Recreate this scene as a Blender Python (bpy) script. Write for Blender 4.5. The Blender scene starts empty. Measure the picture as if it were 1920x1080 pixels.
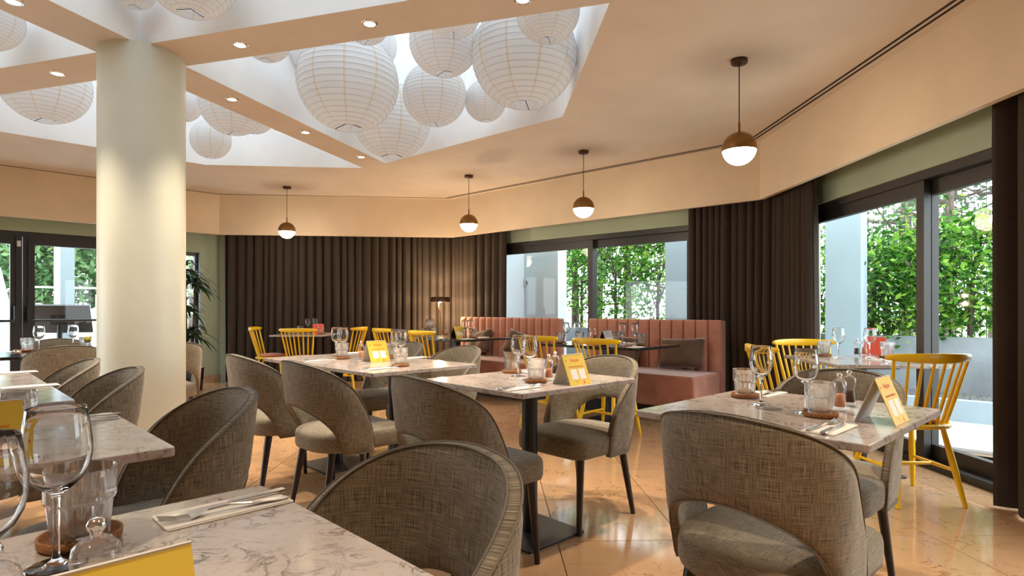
import bpy, bmesh, math, random
from mathutils import Vector, Matrix
from mathutils.geometry import tessellate_polygon
random.seed(7)
R = math.radians
SC = bpy.context.scene
COL = SC.collection
# ------------------------------------------------------------------ camera, world, exposure
CAM_H, FPX, HORIZON = 1.09, 1100.0, 580.0
cd = bpy.data.cameras.new('camera'); cam = bpy.data.objects.new('camera', cd); COL.objects.link(cam)
cam.location = (0, 0, CAM_H); cam.rotation_euler = (R(90), 0, 0)
cd.sensor_width = 36; cd.lens = 36 * FPX / 1920; cd.shift_y = (HORIZON - 540) / 1920
cd.clip_start = 0.02; cd.clip_end = 200
SC.camera = cam
w = bpy.data.worlds.new('world'); SC.world = w; w.use_nodes = True
wb = w.node_tree.nodes['Background']; wb.inputs[0].default_value = (0.86, 0.94, 1.0, 1); wb.inputs[1].default_value = 6.2
SC.view_settings.view_transform = 'Standard'; SC.view_settings.look = 'None'
SC.view_settings.exposure = 0.32; SC.view_settings.gamma = 1.0; SC.view_settings.use_curve_mapping = False
try:
    SC.cycles.max_bounces = 10; SC.cycles.transparent_max_bounces = 16; SC.cycles.transmission_bounces = 8
    SC.cycles.diffuse_bounces = 5; SC.cycles.glossy_bounces = 4
    SC.cycles.caustics_reflective = False; SC.cycles.caustics_refractive = False
    SC.cycles.sample_clamp_indirect = 6.0
    SC.cycles.use_denoising = True
except Exception: pass
SPOT_W, PENDANT_E, LAMP_W = 175.0, 14.0, 12.0
WARM = (1.0, 0.82, 0.61)

def at(px, py, z):
    """point on the horizontal plane z that lies on the sight line through a pixel of the 1920x1080 frame"""
    Y = FPX * (CAM_H - z) / (py - HORIZON)
    return Vector(((px - 960) / FPX * Y, Y, z))

# ------------------------------------------------------------------ materials
MATS = {}
def nodes_of(name):
    m = bpy.data.materials.new(name); m.use_nodes = True
    nt = m.node_tree; b = nt.nodes['Principled BSDF']; MATS[name] = m
    return m, nt, b
def mat(name, col, rough=0.5, metal=0.0, emit=None, es=0, sheen=0, spec=None):
    m, nt, b = nodes_of(name)
    b.inputs['Base Color'].default_value = (*col, 1); b.inputs['Roughness'].default_value = rough
    b.inputs['Metallic'].default_value = metal
    if sheen: b.inputs['Sheen Weight'].default_value = sheen
    if spec is not None: b.inputs['Specular IOR Level'].default_value = spec
    if emit: b.inputs['Emission Color'].default_value = (*emit, 1); b.inputs['Emission Strength'].default_value = es
    return m
def N(nt, t, **kw):
    n = nt.nodes.new(t)
    for k, v in kw.items(): setattr(n, k, v)
    return n
def ramp(nt, fac, stops):
    r = N(nt, 'ShaderNodeValToRGB'); e = r.color_ramp.elements
    while len(e) < len(stops): e.new(0.5)
    for i, (p, c) in enumerate(stops): e[i].position = p; e[i].color = (*c, 1)
    nt.links.new(fac, r.inputs[0]); return r.outputs[0]
def noise(nt, vec, scale, detail=4, rough=0.5, dist=0.0):
    n = N(nt, 'ShaderNodeTexNoise'); n.inputs['Scale'].default_value = scale; n.inputs['Detail'].default_value = detail
    n.inputs['Roughness'].default_value = rough; n.inputs['Distortion'].default_value = dist
    if vec is not None: nt.links.new(vec, n.inputs['Vector'])
    return n.outputs['Fac']
def coords(nt, kind='Object', scale=(1, 1, 1)):
    t = N(nt, 'ShaderNodeTexCoord'); mp = N(nt, 'ShaderNodeMapping'); mp.inputs['Scale'].default_value = scale
    nt.links.new(t.outputs[kind], mp.inputs[0]); return mp.outputs[0]
def mixc(nt, fac, a, b, mode='MIX'):
    n = N(nt, 'ShaderNodeMix', data_type='RGBA', blend_type=mode)
    for s, v in ((0, fac), (6, a), (7, b)):
        if isinstance(v, (int, float)): n.inputs[s].default_value = v
        elif isinstance(v, tuple): n.inputs[s].default_value = (*v, 1)
        else: nt.links.new(v, n.inputs[s])
    return n.outputs[2]
def bump(nt, b, h, strength=0.2, dist=0.002):
    n = N(nt, 'ShaderNodeBump'); n.inputs['Strength'].default_value = strength; n.inputs['Distance'].default_value = dist
    nt.links.new(h, n.inputs['Height']); nt.links.new(n.outputs[0], b.inputs['Normal'])
def obj_random(nt):
    return N(nt, 'ShaderNodeObjectInfo').outputs['Random']

def fabric(name, dark, light, kind='UV', s=1.0, sheen=0.25):
    m, nt, b = nodes_of(name)
    h = noise(nt, coords(nt, kind, (14 * s, 420 * s, 14 * s)), 1, 3, 0.6)
    v = noise(nt, coords(nt, kind, (420 * s, 14 * s, 420 * s)), 1, 3, 0.6)
    mx = N(nt, 'ShaderNodeMath', operation='ADD'); nt.links.new(h, mx.inputs[0]); nt.links.new(v, mx.inputs[1])
    mh = N(nt, 'ShaderNodeMath', operation='MULTIPLY'); nt.links.new(mx.outputs[0], mh.inputs[0]); mh.inputs[1].default_value = 0.5
    c = ramp(nt, mh.outputs[0], [(0.36, dark), (0.64, light)])
    nt.links.new(c, b.inputs['Base Color']); b.inputs['Roughness'].default_value = 0.9
    b.inputs['Sheen Weight'].default_value = sheen; b.inputs['Specular IOR Level'].default_value = 0.2
    bump(nt, b, mh.outputs[0], 0.5, 0.0015); return m
fabric('linen', (0.034, 0.029, 0.021), (0.37, 0.305, 0.215), 'UV', 1.35)
def velvet(name, col, s=0.5):
    m, nt, b = nodes_of(name)
    f = noise(nt, coords(nt, 'Object'), 6, 4)
    nt.links.new(ramp(nt, f, [(0.3, tuple(x * 0.8 for x in col)), (0.7, tuple(min(1, x * 1.15) for x in col))]), b.inputs['Base Color'])
    b.inputs['Roughness'].default_value = 0.75; b.inputs['Sheen Weight'].default_value = s; b.inputs['Sheen Roughness'].default_value = 0.4
    b.inputs['Specular IOR Level'].default_value = 0.15; return m
velvet('terracotta_velvet', (0.38, 0.165, 0.115)); velvet('brown_velvet', (0.085, 0.05, 0.032), 0.6); velvet('coral_cloth', (0.62, 0.24, 0.15), 0.3)

def marble(name, base, vein, scale, rough, vw=0.06, blot=None):
    m, nt, b = nodes_of(name)
    co = coords(nt, 'Object'); oi = obj_random(nt)
    add = N(nt, 'ShaderNodeVectorMath', operation='ADD'); cb = N(nt, 'ShaderNodeCombineXYZ')
    ml = N(nt, 'ShaderNodeMath', operation='MULTIPLY'); ml.inputs[1].default_value = 37.0; nt.links.new(oi, ml.inputs[0])
    nt.links.new(ml.outputs[0], cb.inputs[0]); nt.links.new(ml.outputs[0], cb.inputs[2])
    nt.links.new(co, add.inputs[0]); nt.links.new(cb.outputs[0], add.inputs[1]); co = add.outputs[0]
    f = noise(nt, co, scale, 6, 0.6, 1.2)
    sub = N(nt, 'ShaderNodeMath', operation='SUBTRACT'); sub.inputs[1].default_value = 0.5; nt.links.new(f, sub.inputs[0])
    ab = N(nt, 'ShaderNodeMath', operation='ABSOLUTE'); nt.links.new(sub.outputs[0], ab.inputs[0])
    v1 = ramp(nt, ab.outputs[0], [(0.0, (1, 1, 1)), (vw, (0, 0, 0))])
    f2 = noise(nt, co, scale * 0.35, 3, 0.5)
    c0 = ramp(nt, f2, [(0.3, tuple(x * 0.86 for x in base)), (0.7, base)])
    f3 = noise(nt, co, scale * 0.8, 2)
    mk = N(nt, 'ShaderNodeMath', operation='MULTIPLY'); nt.links.new(v1, mk.inputs[0]); nt.links.new(ramp(nt, f3, [(0.42, (0, 0, 0)), (0.62, (1, 1, 1))]), mk.inputs[1])
    c = mixc(nt, mk.outputs[0], c0, vein)
    if blot:
        f4 = noise(nt, co, scale * 4, 4, 0.7)
        c = mixc(nt, ramp(nt, f4, [(0.52, (0, 0, 0)), (0.75, (0.55, 0.55, 0.55))]), c, blot)
    tone = N(nt, 'ShaderNodeMapRange'); tone.inputs[3].default_value = 0.93; tone.inputs[4].default_value = 1.05; nt.links.new(oi, tone.inputs[0])
    hs = N(nt, 'ShaderNodeHueSaturation'); nt.links.new(tone.outputs[0], hs.inputs['Value']); nt.links.new(c, hs.inputs['Color'])
    nt.links.new(hs.outputs[0], b.inputs['Base Color']); b.inputs['Roughness'].default_value = rough
    return m
marble('table_marble', (0.52, 0.45, 0.405), (0.11, 0.08, 0.065), 17, 0.14, 0.04, (0.28, 0.22, 0.185))
marble('floor_marble', (0.47, 0.285, 0.155), (0.14, 0.07, 0.03), 6.5, 0.09, 0.016, (0.37, 0.215, 0.115))
marble('skirting_marble', (0.52, 0.33, 0.2), (0.2, 0.1, 0.05), 8, 0.3, 0.03)
def granite():
    m, nt, b = nodes_of('black_granite')
    f = noise(nt, coords(nt, 'Object'), 220, 2, 0.5)
    nt.links.new(ramp(nt, f, [(0.64, (0.012, 0.012, 0.013)), (0.72, (0.35, 0.31, 0.26))]), b.inputs['Base Color']); b.inputs['Roughness'].default_value = 0.1
granite()
def plaster(name, col, rough=0.7, amt=0.04, sc=3):
    m, nt, b = nodes_of(name)
    f = noise(nt, coords(nt, 'Object'), sc, 4)
    nt.links.new(ramp(nt, f, [(0.3, tuple(x * (1 - amt) for x in col)), (0.7, tuple(min(1, x * (1 + amt)) for x in col))]), b.inputs['Base Color'])
    b.inputs['Roughness'].default_value = rough
    bump(nt, b, noise(nt, coords(nt, 'Object'), 160, 2), 0.05, 0.001)
plaster('ceiling_paint', (0.66, 0.575, 0.50)); plaster('coffer_paint', (0.86, 0.86, 0.86)); plaster('fascia_paint', (0.72, 0.59, 0.45))
plaster('sage_paint', (0.37, 0.43, 0.325)); plaster('column_paint', (0.62, 0.62, 0.52), 0.42)
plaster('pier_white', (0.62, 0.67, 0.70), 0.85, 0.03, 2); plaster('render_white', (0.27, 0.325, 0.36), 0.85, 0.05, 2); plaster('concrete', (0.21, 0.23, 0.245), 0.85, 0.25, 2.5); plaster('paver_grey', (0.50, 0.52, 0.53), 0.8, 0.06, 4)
plaster('bark', (0.09, 0.065, 0.05), 0.95, 0.4, 12); plaster('soil', (0.03, 0.028, 0.025), 0.95, 0.4, 30); plaster('far_ground', (0.30, 0.33, 0.22), 0.95, 0.3, 0.6)
mat('grout', (0.16, 0.10, 0.06), 0.8); mat('black_frame', (0.022, 0.018, 0.017), 0.45); mat('black_metal', (0.012, 0.012, 0.014), 0.4, 0.0)
mat('dark_wood', (0.018, 0.009, 0.006), 0.35); mat('yellow_paint', (0.80, 0.50, 0.01), 0.3); mat('brass', (0.30, 0.165, 0.06), 0.35, 1.0)
mat('bronze', (0.07, 0.035, 0.018), 0.45, 0.6); mat('chrome', (0.75, 0.75, 0.76), 0.12, 1.0); mat('steel', (0.62, 0.61, 0.60), 0.2, 1.0)
mat('cord_black', (0.01, 0.01, 0.01), 0.6); mat('napkin_paper', (0.80, 0.74, 0.66), 0.9); mat('card_yellow', (0.70, 0.49, 0.05), 0.55)
mat('card_back', (0.62, 0.58, 0.54), 0.7); mat('card_red', (0.72, 0.045, 0.02), 0.6); mat('card_coral', (0.78, 0.09, 0.045), 0.5); mat('card_white', (0.82, 0.76, 0.70), 0.7); mat('card_dark', (0.035, 0.035, 0.04), 0.6); mat('card_grey', (0.50, 0.50, 0.51), 0.6)
mat('card_fold', (0.66, 0.40, 0.03), 0.6)
mat('piping', (0.16, 0.14, 0.11), 0.8); mat('wire', (0.42, 0.39, 0.36), 0.7); mat('slot_dark', (0.008, 0.006, 0.005), 0.7)
mat('tag_brown', (0.06, 0.03, 0.018), 0.6); mat('screen_black', (0.02, 0.022, 0.026), 0.3); mat('pebble', (0.10, 0.10, 0.10), 0.8); mat('steel_bar', (0.03, 0.045, 0.04), 0.3)
mat('plastic_white', (0.7, 0.7, 0.68), 0.4); mat('parasol_white', (0.85, 0.85, 0.85), 0.8); mat('lemon', (0.8, 0.62, 0.05), 0.5)
mat('pink_salt', (0.80, 0.33, 0.17), 0.6); mat('peppercorn', (0.055, 0.022, 0.012), 0.6)
mat('globe_glass', (0.9, 0.85, 0.75), 0.3, 0, (1.0, 0.80, 0.52), PENDANT_E); mat('bulb_glow', (1, 0.9, 0.7), 0.3, 0, (1.0, 0.80, 0.50), 40.0); mat('lamp_glow', (1, 0.9, 0.7), 0.3, 0, (1.0, 0.78, 0.45), 12.0)
def cork():
    m, nt, b = nodes_of('cork')
    nt.links.new(ramp(nt, noise(nt, coords(nt, 'Object'), 260, 4), [(0.3, (0.17, 0.065, 0.02)), (0.7, (0.42, 0.19, 0.07))]), b.inputs['Base Color']); b.inputs['Roughness'].default_value = 0.9
cork()
def glass(name, col=(1, 1, 1), ior=1.45, rough=0.0):
    m, nt, b = nodes_of(name); nt.nodes.remove(b)
    g = N(nt, 'ShaderNodeBsdfGlass'); g.inputs['Color'].default_value = (*col, 1); g.inputs['IOR'].default_value = ior; g.inputs['Roughness'].default_value = rough
    nt.links.new(g.outputs[0], nt.nodes['Material Output'].inputs[0])
glass('drinking_glass', (0.985, 0.985, 0.985), 1.42)
def pane(name, tint, refl, frost=0.0):
    m, nt, b = nodes_of(name); nt.nodes.remove(b)
    t = N(nt, 'ShaderNodeBsdfTransparent'); t.inputs[0].default_value = (*tint, 1)
    g = N(nt, 'ShaderNodeBsdfGlossy'); g.inputs['Roughness'].default_value = 0.02
    mx = N(nt, 'ShaderNodeMixShader'); fr = N(nt, 'ShaderNodeLayerWeight'); fr.inputs[0].default_value = 0.5
    pw = N(nt, 'ShaderNodeMath', operation='POWER'); pw.inputs[1].default_value = 5.0; nt.links.new(fr.outputs['Facing'], pw.inputs[0])
    mm = N(nt, 'ShaderNodeMath', operation='MULTIPLY_ADD'); mm.inputs[1].default_value = refl; mm.inputs[2].default_value = refl * 0.05; nt.links.new(pw.outputs[0], mm.inputs[0])
    nt.links.new(mm.outputs[0], mx.inputs[0]); nt.links.new(t.outputs[0], mx.inputs[1]); nt.links.new(g.outputs[0], mx.inputs[2])
    out = mx.outputs[0]
    if frost:
        tr = N(nt, 'ShaderNodeBsdfTranslucent'); tr.inputs[0].default_value = (0.95, 0.96, 0.97, 1); m2 = N(nt, 'ShaderNodeMixShader'); m2.inputs[0].default_value = frost
        nt.links.new(out, m2.inputs[1]); nt.links.new(tr.outputs[0], m2.inputs[2]); out = m2.outputs[0]
    nt.links.new(out, nt.nodes['Material Output'].inputs[0])
pane('window_glass', (0.975, 0.985, 0.985), 0.28); pane('skylight_glass', (0.27, 0.28, 0.29), 0.3, 0.0); pane('tumbler_glass', (0.95, 0.955, 0.955), 1.0); pane('mill_glass', (0.95, 0.93, 0.92), 1.0)
def glassy_mix(name, a, b, f):
    m, nt, bs = nodes_of(name); nt.nodes.remove(bs)
    g = N(nt, 'ShaderNodeBsdfGlass'); g.inputs['IOR'].default_value = 1.4; g.inputs['Color'].default_value = (0.98, 0.98, 0.98, 1)
    t = N(nt, 'ShaderNodeBsdfTransparent'); t.inputs[0].default_value = (0.99, 0.99, 0.99, 1)
    gl = N(nt, 'ShaderNodeBsdfGlossy'); gl.inputs['Roughness'].default_value = 0.03
    lw = N(nt, 'ShaderNodeLayerWeight'); pw = N(nt, 'ShaderNodeMath', operation='POWER'); pw.inputs[1].default_value = 3.0; nt.links.new(lw.outputs['Facing'], pw.inputs[0])
    ma = N(nt, 'ShaderNodeMath', operation='MULTIPLY_ADD'); ma.inputs[1].default_value = 0.9; ma.inputs[2].default_value = 0.03; nt.links.new(pw.outputs[0], ma.inputs[0])
    m1 = N(nt, 'ShaderNodeMixShader'); nt.links.new(ma.outputs[0], m1.inputs[0]); nt.links.new(t.outputs[0], m1.inputs[1]); nt.links.new(gl.outputs[0], m1.inputs[2])
    m2 = N(nt, 'ShaderNodeMixShader'); m2.inputs[0].default_value = f; nt.links.new(g.outputs[0], m2.inputs[1]); nt.links.new(m1.outputs[0], m2.inputs[2])
    nt.links.new(m2.outputs[0], nt.nodes['Material Output'].inputs[0])
glassy_mix('tumbler_glass', 0, 0, 0.45); glassy_mix('mill_glass', 0, 0, 0.8)
def translucent(name, stops_fn, mixf, rough=0.9):
    m, nt, b = nodes_of(name)
    c = stops_fn(nt); nt.links.new(c, b.inputs['Base Color']); b.inputs['Roughness'].default_value = rough; b.inputs['Specular IOR Level'].default_value = 0.1
    tr = N(nt, 'ShaderNodeBsdfTranslucent'); nt.links.new(c, tr.inputs[0]); mx = N(nt, 'ShaderNodeMixShader'); mx.inputs[0].default_value = mixf
    nt.links.new(b.outputs[0], mx.inputs[1]); nt.links.new(tr.outputs[0], mx.inputs[2]); nt.links.new(mx.outputs[0], nt.nodes['Material Output'].inputs[0])
def paper(nt):
    uv = coords(nt, 'UV'); sx = N(nt, 'ShaderNodeSeparateXYZ'); nt.links.new(uv, sx.inputs[0])
    m1 = N(nt, 'ShaderNodeMath', operation='MULTIPLY'); m1.inputs[1].default_value = 10; nt.links.new(sx.outputs[0], m1.inputs[0])
    fr = N(nt, 'ShaderNodeMath', operation='FRACT'); nt.links.new(m1.outputs[0], fr.inputs[0])
    return ramp(nt, fr.outputs[0], [(0.0, (0.84, 0.73, 0.58)), (0.05, (0.84, 0.73, 0.58)), (0.07, (0.87, 0.88, 0.89)), (1.0, (0.87, 0.88, 0.89))])
translucent('lantern_paper', paper, 0.42)
def leafcol(*st):
    def f(nt):
        g = N(nt, 'ShaderNodeNewGeometry'); return ramp(nt, g.outputs['Random Per Island'], [(i / max(1, len(st) - 1), c) for i, c in enumerate(st)])
    return f
translucent('hedge_leaf', leafcol((0.010, 0.045, 0.007), (0.03, 0.12, 0.014), (0.10, 0.29, 0.03), (0.32, 0.50, 0.07)), 0.45, 0.4)
translucent('tree_leaf', leafcol((0.05, 0.11, 0.05), (0.11, 0.21, 0.09), (0.24, 0.36, 0.16)), 0.35, 0.6)
translucent('pine_leaf', leafcol((0.05, 0.08, 0.05), (0.10, 0.15, 0.09)), 0.3, 0.7)
translucent('houseplant_leaf', leafcol((0.008, 0.022, 0.010), (0.025, 0.055, 0.02)), 0.15, 0.35)
def drape(nt):
    return ramp(nt, noise(nt, coords(nt, 'UV', (30, 900, 1)), 1, 2), [(0.3, (0.038, 0.029, 0.024)), (0.7, (0.075, 0.057, 0.047))])
translucent('curtain_cloth', drape, 0.06)

# ------------------------------------------------------------------ mesh building
class MB:
    def __init__(s): s.v = []; s.f = []; s.uv = {}; s.sm = []
    def add(s, verts, faces, smooth=False, uvs=None):
        o = len(s.v); s.v += [tuple(p) for p in verts]
        for k, fc in enumerate(faces):
            s.f.append(tuple(i + o for i in fc)); s.sm.append(smooth)
            if uvs: s.uv[len(s.f) - 1] = [uvs[i] for i in fc]
        return s
    def box(s, x0, x1, y0, y1, z0, z1):
        return s.add([(x, y, z) for z in (z0, z1) for y in (y0, y1) for x in (x0, x1)],
                     [(0, 2, 3, 1), (4, 5, 7, 6), (0, 1, 5, 4), (2, 6, 7, 3), (0, 4, 6, 2), (1, 3, 7, 5)])
    def slab(s, poly, z0, z1, bev=0.0):
        """prism over a counter-clockwise outline with a small chamfer"""
        n = len(poly); c = Vector((sum(p[0] for p in poly) / n, sum(p[1] for p in poly) / n))
        def ins(d):
            return [((p[0] - c.x) * (1 - d / max(1e-6, math.hypot(p[0] - c.x, p[1] - c.y))) + c.x, (p[1] - c.y) * (1 - d / max(1e-6, math.hypot(p[0] - c.x, p[1] - c.y))) + c.y) for p in poly]
        rings = [(ins(bev), z0), (poly, z0 + bev), (poly, z1 - bev), (ins(bev), z1)] if bev else [(poly, z0), (poly, z1)]
        V = [(p[0], p[1], z) for ring, z in rings for p in ring]; F = []
        for k in range(len(rings) - 1):
            for i in range(n): F.append((k * n + i, k * n + (i + 1) % n, (k + 1) * n + (i + 1) % n, (k + 1) * n + i))
        F.append(tuple(range(n - 1, -1, -1))); F.append(tuple(range((len(rings) - 1) * n, len(rings) * n)))
        return s.add(V, F)
    def tube(s, pts, rads, seg=8, caps=True):
        pts = [Vector(p) for p in pts]; n = len(pts)
        if not hasattr(rads, '__len__'): rads = [rads] * n
        V, F = [], []; prev = None
        for i, p in enumerate(pts):
            d = (pts[min(i + 1, n - 1)] - pts[max(i - 1, 0)]).normalized()
            if prev is None: a = d.orthogonal().normalized()
            else: a = (prev - d * prev.dot(d)).normalized()
            prev = a; b = d.cross(a)
            for k in range(seg):
                t = 2 * math.pi * k / seg; V.append(p + (a * math.cos(t) + b * math.sin(t)) * rads[i])
        for i in range(n - 1):
            for k in range(seg): F.append((i * seg + k, i * seg + (k + 1) % seg, (i + 1) * seg + (k + 1) % seg, (i + 1) * seg + k))
        s.add(V, F, True)
        if caps: s.add([V[k] for k in range(seg)], [tuple(range(seg - 1, -1, -1))]); s.add([V[(n - 1) * seg + k] for k in range(seg)], [tuple(range(seg))])
        return s
    def lathe(s, prof, seg=24, c=(0, 0, 0), smooth=True, rmod=None):
        V, F, U = [], [], []; n = len(prof)
        for i, (r, z) in enumerate(prof):
            for k in range(seg + 1):
                t = 2 * math.pi * k / seg; rr = r * (rmod(i, t) if rmod else 1)
                V.append((c[0] + rr * math.cos(t), c[1] + rr * math.sin(t), c[2] + z)); U.append((k / seg, i / max(1, n - 1)))
        for i in range(n - 1):
            for k in range(seg): F.append((i * (seg + 1) + k, i * (seg + 1) + k + 1, (i + 1) * (seg + 1) + k + 1, (i + 1) * (seg + 1) + k))
        return s.add(V, F, smooth, U)
    def grid(s, fn, nu, nv, smooth=True, uvfn=None, flip=False):
        V = [fn(i / nu, j / nv) for j in range(nv + 1) for i in range(nu + 1)]
        U = [(uvfn(i / nu, j / nv) if uvfn else (i / nu, j / nv)) for j in range(nv + 1) for i in range(nu + 1)]
        F = [(j * (nu + 1) + i, j * (nu + 1) + i + 1, (j + 1) * (nu + 1) + i + 1, (j + 1) * (nu + 1) + i) for j in range(nv) for i in range(nu)]
        if flip: F = [tuple(reversed(q)) for q in F]
        return s.add(V, F, smooth, U)
    def build(s, name, m, parent=None, weld=False):
        me = bpy.data.meshes.new(name); me.from_pydata([tuple(p) for p in s.v], [], s.f)
        me.polygons.foreach_set('use_smooth', s.sm)
        if s.uv:
            ul = me.uv_layers.new(name='UVMap'); flat = [0.0] * (2 * len(me.loops)); li = 0
            for fi, fc in enumerate(s.f):
                u = s.uv.get(fi)
                for k in range(len(fc)):
                    if u: flat[2 * li] = u[k][0]; flat[2 * li + 1] = u[k][1]
                    li += 1
            ul.data.foreach_set('uv', flat)
        if weld:
            bm = bmesh.new(); bm.from_mesh(me); bmesh.ops.remove_doubles(bm, verts=bm.verts, dist=1e-5); bmesh.ops.recalc_face_normals(bm, faces=bm.faces); bm.to_mesh(me); bm.free()
        me.materials.append(MATS[m] if isinstance(m, str) else m)
        return link(name, me, parent)
def link(name, data, parent=None):
    o = bpy.data.objects.new(name, data); COL.objects.link(o)
    if parent: o.parent = parent
    return o
def tag(o, label=None, cat=None, group=None, kind=None):
    if label: o['label'] = label
    if cat: o['category'] = cat
    if group: o['group'] = group
    if kind: o['kind'] = kind
    return o
def thing(name, label, cat, loc=(0, 0, 0), rz=0.0, group=None):
    o = link(name, None); o.location = loc; o.rotation_euler = (0, 0, rz); o.empty_display_size = 0.1
    return tag(o, label, cat, group)
KIDS = {}
def copy_tree(o, parent=None, kids=None):
    c = o.copy(); COL.objects.link(c); c.parent = parent
    for ch in (o.children if kids is None else kids): copy_tree(ch, c)
    return c
class Maker:
    """first use places the prototype itself, later uses place copies"""
    def __init__(s, fn): s.fn = fn; s.proto = None; s.used = False
    def __call__(s, loc, rz, label, group=None, scale=None):
        if s.proto is None: s.proto = s.fn(); s.kids = list(s.proto.children)
        o = s.proto if not s.used else copy_tree(s.proto, None, s.kids)
        s.used = True; o.location = loc; o.rotation_euler = (0, 0, rz); o['label'] = label
        if group: o['group'] = group
        if scale: o.scale = (scale,) * 3
        return o
def struct(o): o['kind'] = 'structure'; return o
def rrect(hx, hy, r, n=5, cx=0, cy=0):
    P = []
    for sx, sy, a0 in ((1, -1, -90), (1, 1, 0), (-1, 1, 90), (-1, -1, 180)):
        for k in range(n + 1):
            a = R(a0 + 90 * k / n); P.append((cx + sx * (hx - r) + r * math.cos(a), cy + sy * (hy - r) + r * math.sin(a)))
    return P
def text_mesh(body, size, shear=0.0):
    cu = bpy.data.curves.new('print', 'FONT'); cu.body = body; cu.size = size; cu.align_x = 'CENTER'; cu.shear = shear; cu.extrude = 0.00012; cu.resolution_u = 2
    t = bpy.data.objects.new('print', cu); COL.objects.link(t)
    dg = bpy.context.evaluated_depsgraph_get(); me = bpy.data.meshes.new_from_object(t.evaluated_get(dg))
    bpy.data.objects.remove(t); bpy.data.curves.remove(cu); return me

# ------------------------------------------------------------------ room shell
ZC, ZF, ZD = 2.755, 2.18, 2.05
F = [Vector(p) for p in ((2.63, -2.6), (2.46, 5.82), (-0.922, 8.87), (-4.27, 8.56), (-7.05, 5.66), (-7.15, -2.6))]
def offset_poly(P, d):
    n = len(P); out = []
    for i in range(n):
        a, b, c = P[i - 1], P[i], P[(i + 1) % n]
        d1 = (b - a).normalized(); d2 = (c - b).normalized()
        n1 = Vector((d1.y, -d1.x)); n2 = Vector((d2.y, -d2.x))      # outward for a counter-clockwise outline
        k = (n1 + n2).normalized(); out.append(b + k * (d / max(0.2, k.dot(n1))))
    return out
W = offset_poly(F, 0.33); WO = offset_poly(F, 0.55)
SIDES = ['right', 'window', 'back', 'entrance', 'left', 'front']
def wall(i, name, openings, m='sage_paint'):
    a, b = W[i], W[(i + 1) % 6]; d = (b - a); L = d.length; d.normalize(); nrm = Vector((d.y, -d.x)); mb = MB()
    def piece(s0, s1, z0, z1):
        p = [a + d * s0, a + d * s1, a + d * s1 + nrm * 0.22, a + d * s0 + nrm * 0.22]
        V = [(q.x, q.y, z) for z in (z0, z1) for q in p]
        mb.add(V, [(0, 1, 5, 4), (1, 2, 6, 5), (2, 3, 7, 6), (3, 0, 4, 7), (4, 5, 6, 7), (3, 2, 1, 0)])
    cur = 0
    for s0, s1, z0, z1 in sorted(openings):
        if s0 > cur: piece(cur, s0, 0, ZC)
        if z0 > 0: piece(s0, s1, 0, z0)
        piece(s0, s1, z1, ZC); cur = s1
    piece(cur, L, 0, ZC)
    return struct(mb.build(name, m))
def along(i, p):
    a, b = W[i], W[(i + 1) % 6]; return (Vector(p) - a).dot((b - a).normalized())
def wpt(i, s, off=0.0):
    a, b = W[i], W[(i + 1) % 6]; d = (b - a).normalized(); return a + d * s + Vector((d.y, -d.x)) * off
R0, R1 = along(0, (2.8, 1.3)), along(0, (2.8, 5.72))
M0, M1 = along(1, (2.05, 6.62)), along(1, (-0.42, 8.85))
E0, E1 = along(3, (-5.08, 8.15)), along(3, (-6.62, 6.55))
E2, E3 = along(3, (-4.60, 8.67)), along(3, (-4.93, 8.32))
wall(0, 'wall_right', [(R0, R1, 0, ZD)]); wall(1, 'wall_window', [(M0, M1, 0, ZD)]); wall(2, 'wall_back', [])
wall(3, 'wall_entrance', [(min(E0, E1), max(E0, E1), 0, ZD), (min(E2, E3), max(E2, E3), 0.0, 1.93)])
wall(4, 'wall_left', [(1.0, 5.2, 0, ZD)]); wall(5, 'wall_front', [], 'fascia_paint')  # left wall opening is unseen, added to let in cool daylight fill
# pelmet (boxed fascia below the ceiling)
for i in range(5):
    a, b = F[i], F[i + 1]; FO = offset_poly(F, 0.045); a2, b2 = FO[i], FO[i + 1]
    V = [(q.x, q.y, z) for z in (ZF, ZC) for q in (a, b, b2, a2)]
    struct(MB().add(V, [(0, 1, 5, 4), (1, 2, 6, 5), (2, 3, 7, 6), (3, 0, 4, 7), (3, 2, 1, 0)]).build('trim_%d' % (i + 1), 'fascia_paint'))
# ceiling with four coffers cut between the beams that radiate from the column
CC = Vector((-2.44, 3.86))
cofA = [(-2.24, 4.02), (0.53, 3.19), (0.438, 5.07), (-1.447, 6.684)]
cofB = [(-2.588, 4.135), (-1.754, 6.92), (-3.533, 6.758), (-5.30, 4.99), (-5.36, 4.972)]
cofD = [(-2.337, 3.695), (-3.12, 1.05), (-1.347, 0.962), (0.40, 2.76), (0.42, 2.868)]
cofE = [(-2.688, 3.80), (-5.42, 4.61), (-5.318, 2.65), (-3.46, 1.06)]
COF = [cofA, cofB, cofD, cofE]
outer = [Vector((p.x, p.y, 0)) for p in offset_poly(F, 0.5)]
loops = [outer] + [[Vector((x, y, 0)) for x, y in c] for c in COF]
flat = [p for l in loops for p in l]
tri = tessellate_polygon(loops)
mb = MB(); mb.add([(p.x, p.y, ZC) for p in flat], [tuple(t) for t in tri])
ceil = struct(mb.build('ceiling', 'ceiling_paint'))
ZS = ZC + 1.25
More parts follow.
